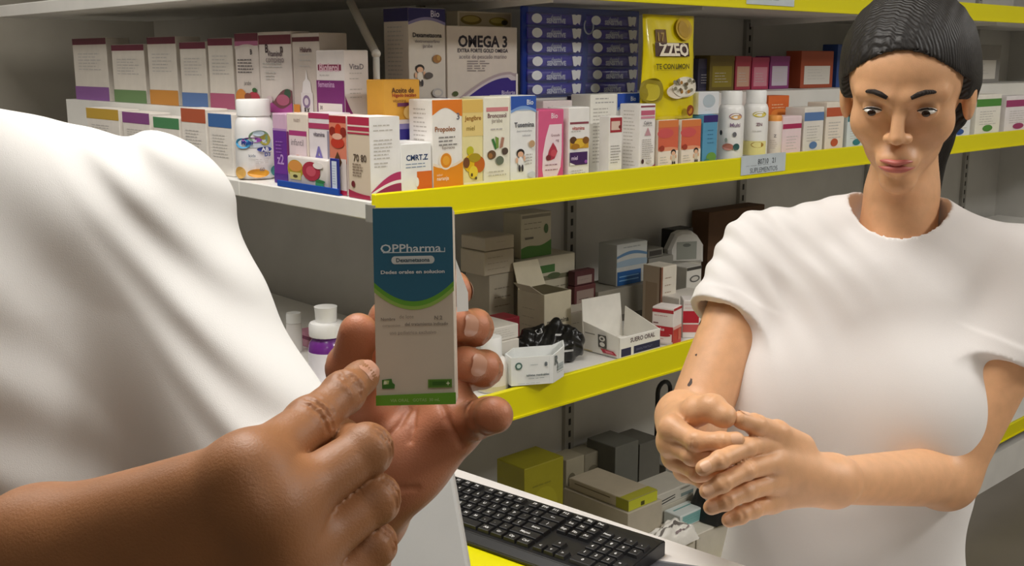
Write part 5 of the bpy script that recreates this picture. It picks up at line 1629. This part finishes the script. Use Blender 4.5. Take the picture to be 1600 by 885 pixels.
pydata('side_flap', [(wb / 2 + .0003, dbx - .004, hb * .46), (wb / 2 + .0003, dbx - .004, hb * .74), (wb / 2 + .0055, dbx + .012, hb * .56), (wb / 2 + .0055, dbx + .012, hb * .46),
                     (wb / 2 + .0003, dbx - .0035, hb * .46), (wb / 2 + .0003, dbx - .0035, hb * .74), (wb / 2 + .0055, dbx + .0125, hb * .56), (wb / 2 + .0055, dbx + .0125, hb * .46)],
       [(0, 1, 2, 3), (7, 6, 5, 4), (0, 4, 5, 1), (1, 5, 6, 2), (2, 6, 7, 3), (3, 7, 4, 0)], mat('#d9d8d4', .5, 'card'), hc)



# ------------------------------------------------------------------ people
class Sleeve(Cap):
    """sleeve ending in an open hem at b"""
    def __init__(s, a, b, ra, rb, k=0.03, wall=0.013):
        super().__init__(a, b, ra, rb, k)
        s.n = unit(s.b - s.a)
        s.wall = wall

    def d(s, p):
        base = super().d(p)
        pl = (p - s.b) @ s.n
        base = base - 0.0016 * np.clip((pl + 0.022) / 0.004, 0, 1)
        return np.maximum(np.maximum(base, pl), -np.maximum(base + s.wall, -(pl + 0.05)))




def man():
    global NAILS
    NAILS = []
    root = empty('person', (-0.80, -0.53, 0))
    tag(root, 'man in a plain white t-shirt holding up a small carton and pointing at it', 'person')
    skin = mat('#9d6a43', 0.5, 'skin', sss=0.12)
    # --- the arm that holds the box
    A = Body()
    W0, W1 = at(548, 792, .600), at(574, 802, .597)
    EL, SH = at(430, 1020, .78), at(215, 330, .86)
    mI, mM, mR, mP = at(612, 503, .578), at(655, 545, .582), at(694, 595, .577), at(716, 655, .563)
    k = 0.016
    A.base += [Cap(SH, EL, .046, .040, .02), Cap(EL, (W0 + W1) / 2 + 0.3 * (EL - W1), .042, .036, .03),
               Cap(EL, W0, .036, .0195, .02), Cap(EL, W1, .036, .0195, .02)]
    A.base += [Cap(W0, mI, .0185, .0125, k), Cap((W0 + W1) / 2, mM, .0175, .0125, k), Cap(W1, mR, .017, .012, k),
               Cap(at(596, 765, .575), mP, .0165, .0140, k)]
    A.base += [Cap(at(585, 760, .575), at(560, 655, .562), .021, .0155, k), Cap(at(620, 735, .566), at(700, 672, .557), .0150, .0125, k)]
    up = CU
    finger(A, [mI, at(672, 440, .612), at(706, 449, .580), at(716, 455, .553)], [.0110, .0092, .0082, .0074], CAMV + .8 * RT)
    finger(A, [mM, at(736, 513, .612), at(741, 512, .553), at(714, 507, .538)], [.0112, .0096, .0086, .0081], RT + 1.2 * CAMV)
    finger(A, [mR, at(752, 580, .612), at(756, 576, .552), at(727, 568, .538)], [.0110, .0094, .0085, .0081], RT + 1.2 * CAMV)
    finger(A, [mP, at(742, 658, .545), at(760, 651, .524), at(772, 647, .508)], [.0115, .0092, .0086, .0080], FW - .5 * RT, nail=False)
    finger(A, [at(580, 745, .572), at(553, 655, .565), at(546, 575, .552), at(559, 518, .536)], [.017, .0128, .0108, .0090], -RT + .5 * FW, nail=False)
    A.base.append(Ell(at(634, 728, .566), [.021, .017, .017], None, .016))
    # creases of the palm and of the little finger's root
    def crease(B, pts, r, kk=.0022):
        for i in range(len(pts) - 1):
            B.cuts.append(Cap(pts[i], pts[i + 1], r, r, kk))

    def onskin(B, px):
        ts = np.linspace(.49, .62, 500)
        out = []
        for x, y in px:
            p = CAM + (at(x, y, 1.0) - CAM) * ts[:, None]
            d_ = B.f(p)
            out.append(p[np.argmax(d_ < 0)] if (d_ < 0).any() else p[np.argmin(d_)])
        return out
    c_sets = [onskin(A, q) for q in ([(690, 632), (699, 655), (711, 680), (722, 698)], [(640, 640), (624, 664), (604, 686)], [(650, 642), (646, 668), (641, 690)], [(612, 762), (630, 765), (650, 763)], [(747, 668), (750, 678), (757, 686)])]
    for cs_, r_ in zip(c_sets, (.0010, .0009, .0007, .0011, .0008)):
        crease(A, cs_, r_)
    pieces = [polygonise(A, .0013)]
    # --- the arm that points
    Bd = Body()
    V0, V1 = at(60, 850, .440), at(90, 965, .440)
    EL2, SH2 = at(-350, 1000, .62), at(-520, 420, .80)
    nI, nM, nR, nP = at(390, 737, .402), at(425, 803, .399), at(450, 883, .405), at(480, 955, .416)
    Bd.base += [Cap(SH2, EL2, .046, .040, .02), Cap(EL2, V0, .038, .020, .02), Cap(EL2, V1, .038, .020, .02),
                Cap(EL2, at(-120, 940, .52), .044, .036, .03)]
    for m_, v_, r0, r1 in ((nI, V0, .019, .0128), (nM, (V0 + V1) / 2, .018, .0128), (nR, V1, .018, .0122), (nP, V1, .017, .0115)):
        Bd.base.append(Cap(v_, m_, r0, r1, .020))
        Bd.base.append(Ell(m_ - .004 * FW, [.0120] * 3, None, .012))
    Bd.base.append(Cap(at(200, 850, .440), at(400, 800, .425), .018, .013, .02))
    finger(Bd, [nI, at(483, 662, .437), at(536, 615, .456), at(567, 588, .470)], [.0126, .0098, .0083, .0070], CAMV * .75 + .40 * RT + .35 * CU)
    finger(Bd, [nM, at(571, 704, .428), at(531, 690, .455), at(500, 712, .440)], [.0126, .0097, .0086, .0078], -RT + .3 * FW)
    finger(Bd, [nR, at(584, 781, .430), at(548, 764, .457), at(520, 778, .442)], [.0120, .0094, .0084, .0077], -RT + .3 * FW)
    finger(Bd, [nP, at(583, 852, .434), at(556, 845, .457), at(535, 855, .445)], [.0110, .0084, .0076, .0070], -RT + .3 * FW)
    finger(Bd, [at(200, 815, .452), at(350, 750, .452), at(436, 722, .457), at(476, 712, .456)], [.016, .0125, .0105, .0088], CU - .3 * FW)
    Bd.kf = .009
    pieces.append(polygonise(Bd, .0012))
    # --- head, neck and trunk
    acr = unit((SH - SH2) * np.array([1, 1, 0]))
    fc = np.array([acr[1], -acr[0], 0.])
    if fc @ (CAM - SH) < 0:
        fc = -fc
    M_ = (SH + SH2) / 2
    Hb = Body()
    Rm = np.stack([acr, fc, np.array([0, 0, 1.])])
    HC = M_ + np.array([0, 0, .275]) + .04 * fc
    L = head_prims(Hb, HC, Rm, 1.0, 'm')
    Hb.base += [Cap(M_ + np.array([0, 0, .03]), M_ - np.array([0, 0, .25]), .05, .09, .03), Cap(SH, SH2, .035, .035, .03)]
    pieces.append(polygonise(Hb, .003))
    body = mesh_of('body', pieces, skin, None)
    # palms and finger pads of the open hand are pinker than the backs of the hands
    me = body.data
    nv = len(me.vertices)
    co = np.zeros(nv * 3)
    no = np.zeros(nv * 3)
    me.vertices.foreach_get('co', co)
    me.vertex_normals.foreach_get('vector', no)
    co, no = co.reshape(-1, 3), no.reshape(-1, 3)
    n0 = len(pieces[0][0])
    wgt = np.clip((no @ CAMV - .05) / .6, 0, 1) * np.clip(1 - (np.linalg.norm(co - at(665, 610, .56), axis=1) - .085) / .03, 0, 1)
    wgt[n0:] = 0
    at_ = me.attributes.new('palm', 'FLOAT', 'POINT')
    at_.data.foreach_set('value', wgt.astype(np.float32))
    body.parent = root
    body.matrix_parent_inverse = Matrix.Translation((-root.location[0], -root.location[1], 0))
    face_parts_in(root, L, Rm, 1.0, '#8c5546', '#1d1512', '#2c1a10')
    nm = mat('#cc9980', 0.3, 'nail')
    for i, (P, d, n, a, b) in enumerate(NAILS):
        reparent(nail_mesh('fingernail', P, d, n, a, b, nm, None), root)
    hair_cap(root, L, Rm, .006, False)
    # --- shirt
    S = Body()
    Z = np.array([0, 0, 1.])
    S.base += [Ell(M_ - .10 * Z + .01 * fc, [.185, .115, .19], Rm, .03), Ell(M_ - .36 * Z + .02 * fc, [.182, .128, .26], Rm, .05), Ell(M_ - .22 * Z + .11 * acr + .03 * fc, [.085, .10, .16], Rm, .06),
               Ell(M_ - .58 * Z + .01 * fc, [.165, .12, .14], Rm, .05),
               Cap(M_ + .045 * Z - .0 * fc, SH - .0 * Z, .060, .060, .04), Cap(M_ + .045 * Z, SH2, .060, .058, .04)]
    S.base += [Sleeve(at(234, 385, .845), at(420, 745, .795), .062, .0645, .05), Sleeve(SH2, SH2 + .7 * (EL2 - SH2), .058, .062, .04)]
    nk = Cap(M_ + .07 * Z, M_ + .3 * Z, .062, .07)
    S.clip.append(lambda p: -nk.d(p))
    hz = M_[2] - .62
    S.clip.append(lambda p: hz - p[:, 2])
    f1, f2 = unit(at(470, 470, .8) - at(300, 700, .8)), unit(RT + CU * .2)
    o = SH

    def folds(p):
        q = p - o
        a = q @ f1
        b = q @ f2
        z = q[:, 2]
        return .0022 * np.sin(a * 150 + 2.2 * np.sin(b * 28 + z * 9)) * np.clip(.5 + .8 * np.sin(b * 21 + a * 17), 0, 1) + .003 * np.sin(b * 60 + 2 * np.sin(z * 14)) * np.clip(np.sin(z * 17 + 1), 0, 1)
    S.disp = folds
    sh = mesh_of('t_shirt', [polygonise(S, .0027)], mat('#ebeae8', 0.8, 'fabric'))
    reparent(sh, root)
    trousers(root, M_, Rm, mat('#2c3440', 0.8, 'fabric'), hz + .05, 1.0)


def reparent(o, root):
    o.parent = root
    o.matrix_parent_inverse = Matrix.Translation((-root.location[0], -root.location[1], -root.location[2]))
    return o


def face_parts_in(root, L, Rm, s, lip, brow, iris):
    before = set(bpy.data.objects)
    face_parts(None, L, Rm, s, lip, brow, iris)
    for o in set(bpy.data.objects) - before:
        reparent(o, root)


def hair_cap(root, L, Rm, t, long_):
    Hh = Body()
    O = L(0, 0, 0)
    Hh.base += [Ell(L(0, -0.016, 0.034), [.074 + t, .094 + t, .086 + t], Rm, .01)]
    if long_:
        Hh.base += [Ell(L(0, -.05, -.01), [.078, .070, .085], Rm, .03),
                    Cap(L(.0, -.105, -.01), L(.015, -.135, -.10), .034, .036, .02), Cap(L(.015, -.135, -.10), L(.02, -.125, -.23), .036, .018, .02)]

    def cut(p):
        q = p - O
        x, y, z = q @ Rm[0], q @ Rm[1], q @ Rm[2]
        hl = .074 - 9 * x * x
        void = np.maximum(.020 + .5 * np.maximum(z, 0) * .6 - y, z - hl)
        low = np.maximum(-.095 - z if not long_ else -9 - z, -.03 - y) if not long_ else np.maximum(z + .03, -.02 - y)
        side = np.maximum(z + .0, -.022 - y)
        d = np.maximum(-void, -np.maximum(side, -.0 * z) if True else -void)
        return d
    Hh.clip.append(cut)
    if not long_:
        Hh.clip.append(lambda p: -((p - O) @ Rm[2]) - .055)
    Hh.disp = lambda p: .0005 * np.sin(((p - O) @ Rm[0]) * 420 + 6 * np.sin(((p - O) @ Rm[2]) * 22))
    o = mesh_of('hair', [polygonise(Hh, .0028)], mat('#17120f', 0.55, 'hair'))
    reparent(o, root)


def trousers(root, M_, Rm, m, zt, wsc):
    T = Body()
    base = M_ * np.array([1, 1, 0])
    hip = base + np.array([0, 0, zt - .02])
    T.base.append(Ell(hip - np.array([0, 0, .06]), [.155 * wsc, .11, .13], Rm, .04))
    for q in (-1, 1):
        h_ = hip + Rm[0] * q * .085 * wsc - np.array([0, 0, .08])
        kn = base + Rm[0] * q * .095 + Rm[1] * .02 + np.array([0, 0, zt * .52])
        an = base + Rm[0] * q * .10 + np.array([0, 0, .075])
        T.base += [Cap(h_, kn, .085, .06, .03), Cap(kn, an, .06, .052, .03)]
    T.clip.append(lambda p: .045 - p[:, 2])
    reparent(mesh_of('trousers', [polygonise(T, .009)], m), root)
    for q in (-1, 1):
        Sx = Body()
        an = base + Rm[0] * q * .10
        Sx.base += [Cap(an + Rm[1] * -.03 + np.array([0, 0, .04]), an + Rm[1] * .15 + np.array([0, 0, .03]), .042, .036, .02),
                    Cap(an + np.array([0, 0, .05]), an + np.array([0, 0, .11]), .042, .038, .02)]
        Sx.clip.append(lambda p: -p[:, 2])
        reparent(mesh_of('shoe', [polygonise(Sx, .006)], mat('#2a2a2c', 0.5, 'plain')), root)


def woman():
    global NAILS
    NAILS = []
    SH = at(1190, 404, 1.48)
    f = unit(np.array([-.90, -.44, 0]))
    lf = np.array([-f[1], f[0], 0])
    SH2 = SH + .345 * lf
    M_ = (SH + SH2) / 2
    root = empty('person', (M_[0], M_[1], 0))
    tag(root, 'woman in a white t-shirt behind the counter, hands clasped in front', 'person')
    Rm = np.stack([lf, f, np.array([0, 0, 1.])])
    Z = np.array([0, 0, 1.])
    skin = mat('#d9a67c', 0.45, 'skin', sss=0.10)
    A = Body()
    # arm at the picture's near sleeve
    EL, W = at(1080, 672, 1.40), at(1066, 652, 1.185)
    A.base += [Cap(SH, EL, .047, .039, .02), Cap(EL, W, .038, .025, .02)]
    mI, mM, mR, mP = at(1050, 668, 1.115), at(1046, 692, 1.125), at(1054, 716, 1.135), at(1070, 736, 1.15)
    for m_, r_ in ((mI, .0125), (mM, .0125), (mR, .012), (mP, .011)):
        A.base.append(Cap(W, m_, .021, r_, .016))
    finger(A, [mI, at(1088, 690, 1.085), at(1126, 690, 1.080), at(1151, 688, 1.080)], [.0120, .0102, .0090, .0080], CAMV + .4 * CU, bulge=.05)
    finger(A, [mM, at(1082, 712, 1.095), at(1120, 715, 1.090), at(1143, 715, 1.095)], [.0118, .0100, .0088, .0078], CAMV, bulge=.05)
    finger(A, [mR, at(1090, 738, 1.105), at(1124, 742, 1.105), at(1145, 741, 1.11)], [.0115, .0096, .0085, .0076], CAMV, bulge=.05)
    finger(A, [mP, at(1100, 752, 1.125), at(1124, 758, 1.125), at(1140, 757, 1.13)], [.0105, .0085, .0076, .0068], CAMV, bulge=.05)
    finger(A, [at(1066, 655, 1.15), at(1088, 643, 1.115), at(1113, 638, 1.10), at(1133, 650, 1.09)], [.018, .0150, .0140, .0118], CU - .6 * CAMV, nail=False, bulge=.02)
    A.kf = .008
    pieces = [polygonise(A, .0018)]
    Bd = Body()
    EL2, V = at(1475, 745, 1.36), at(1300, 752, 1.17)
    Bd.base += [Cap(SH2, EL2, .047, .039, .02), Cap(EL2, V, .038, .025, .02)]
    nI, nM, nR, nP = at(1206, 692, 1.125), at(1208, 722, 1.115), at(1207, 754, 1.118), at(1205, 785, 1.13)
    for m_, r_ in ((nI, .0125), (nM, .0125), (nR, .012), (nP, .011)):
        Bd.base.append(Cap(V, m_, .021, r_, .016))
    finger(Bd, [nI, at(1165, 700, 1.085), at(1125, 719, 1.062), at(1099, 732, 1.058)], [.0120, .0100, .0088, .0074], CAMV + .4 * CU, bulge=.05)
    finger(Bd, [nM, at(1165, 735, 1.078), at(1128, 756, 1.062), at(1105, 768, 1.062)], [.0120, .0100, .0088, .0075], CAMV + .3 * CU, bulge=.05)
    finger(Bd, [nR, at(1166, 768, 1.085), at(1134, 784, 1.072), at(1111, 793, 1.072)], [.0116, .0098, .0085, .0073], CAMV + .3 * CU, bulge=.05)
    finger(Bd, [nP, at(1176, 796, 1.105), at(1156, 806, 1.095), at(1139, 813, 1.095)], [.0112, .0094, .0084, .0072], CAMV + .3 * CU, bulge=.05)
    finger(Bd, [at(1250, 700, 1.15), at(1214, 678, 1.125), at(1180, 665, 1.10), at(1157, 655, 1.09)], [.0165, .0130, .0108, .0082], CU + .2 * CAMV)
    Bd.kf = .008
    pieces.append(polygonise(Bd, .0018))
    Hb = Body()
    # head turned and bowed towards her hands
    hf = unit(f * .93 + lf * -.05 + Z * -.26)
    hr = unit(np.cross(hf, Z))
    hr = hr if hr @ lf > 0 else -hr
    hu = unit(np.cross(hr, hf))
    hu = hu if hu @ Z > 0 else -hu
    Rh = np.stack([hr, hf, hu])
    HC = M_ + Z * .226 + f * .03
    L = head_prims(Hb, HC, Rh, .95, 'f')
    Hb.base[1].r = np.array([.051, .060, .060]) * .95
    Hb.base += [Cap(M_ + Z * .09, M_ - .2 * Z, .044, .08, .03), Cap(SH, SH2, .034, .034, .03)]
    pieces.append(polygonise(Hb, .0022))
    reparent(mesh_of('body', pieces, skin), root)
    face_parts_in(root, L, Rh, .95, '#b8655c', '#221813', '#2b1a12')
    nm = mat('#dfb190', 0.4, 'nail')
    for i, (P, d, n, a, b) in enumerate(NAILS):
        reparent(nail_mesh('fingernail', P, d, n, a, b, nm, None), root)
    hair_cap(root, L, Rh * 1.0, .009, True)
    # small tattoos on the near upper arm
    for j, (px, py, rx, ry) in enumerate(((1094, 505, .0030, .0055), (1079, 598, .0035, .0085), (1088, 555, .002, .002))):
        ax = unit(EL - SH)
        p = at(px, py, 1.36)
        d = unit(p - CAM)
        ts = np.linspace(1.2, 1.6, 400)
        pts = CAM + d * ts[:, None] / (d @ FW)
        dist = Cap(SH, EL, .047, .039).d(pts)
        q = pts[np.argmax(dist < 0.0)] if (dist < 0).any() else pts[np.argmin(dist)]
        t = ((q - SH) @ ax)
        nrm = unit(q - SH - ax * t)
        bt = np.cross(ax, nrm)
        n_ = 14
        rr = random.Random(j)
        v = [q + nrm * .0006 + (bt * rx * math.cos(2 * PI * i / n_) + ax * ry * math.sin(2 * PI * i / n_)) * (.55 + .45 * rr.random()) for i in range(n_)]
        reparent(pydata('tattoo', v, [tuple(range(n_))], mat('#4a3a34', 0.6, 'print')), root)
    S = Body()
    T_ = M_ - .042 * lf
    S.base += [Ell(T_ - .08 * Z + .0 * f, [.180, .098, .16], Rm, .03), Ell(T_ - .27 * Z + .01 * f, [.165, .112, .22], Rm, .05),
               Ell(T_ - .47 * Z, [.170, .118, .17], Rm, .05),
               Cap(M_ + .055 * Z - .01 * f, SH + .0 * Z, .045, .050, .04), Cap(M_ + .055 * Z - .01 * f, SH2 + .0 * Z, .045, .050, .04)]
    for q in (-1, 1):
        S.base.append(Ell(T_ - .175 * Z + .066 * f + lf * q * .084, [.090, .068, .090], Rm, .06))
    S.base += [Sleeve(SH + .004 * Z, at(1136, 500, 1.445), .055, .0545, .035), Sleeve(SH2 + .004 * Z, SH2 + .42 * (EL2 - SH2), .055, .0545, .035)]
    nk = Cap(M_ + .085 * Z + .01 * f, M_ + .3 * Z + .02 * f, .062, .07)
    S.clip.append(lambda p: -nk.d(p))
    hz = M_[2] - .55
    S.clip.append(lambda p: hz - p[:, 2])
    o = SH
    f1 = unit(-RT * .75 + CU * -.3 + .0 * FW)
    f1 = unit(RT * .8 + CU * .45)

    def folds(p):
        q = p - o
        a = q @ f1
        b = q @ CU
        nearsl = np.exp(-((q * q).sum(1)) / .012)
        return .0028 * np.sin(a * 190 + 2 * np.sin(b * 24)) * nearsl + .0020 * np.sin(b * 75 - a * 26 + 2 * np.sin(a * 19)) * np.clip(np.sin(b * 9 + .6), 0, 1)
    S.disp = folds
    sh = mesh_of('t_shirt', [polygonise(S, .0027)], mat('#e8e4e2', 0.8, 'fabric'))
    reparent(sh, root)
    trousers(root, M_, Rm, mat('#e4e2df', 0.8, 'fabric'), hz + .05, 1.0)


man()
woman()
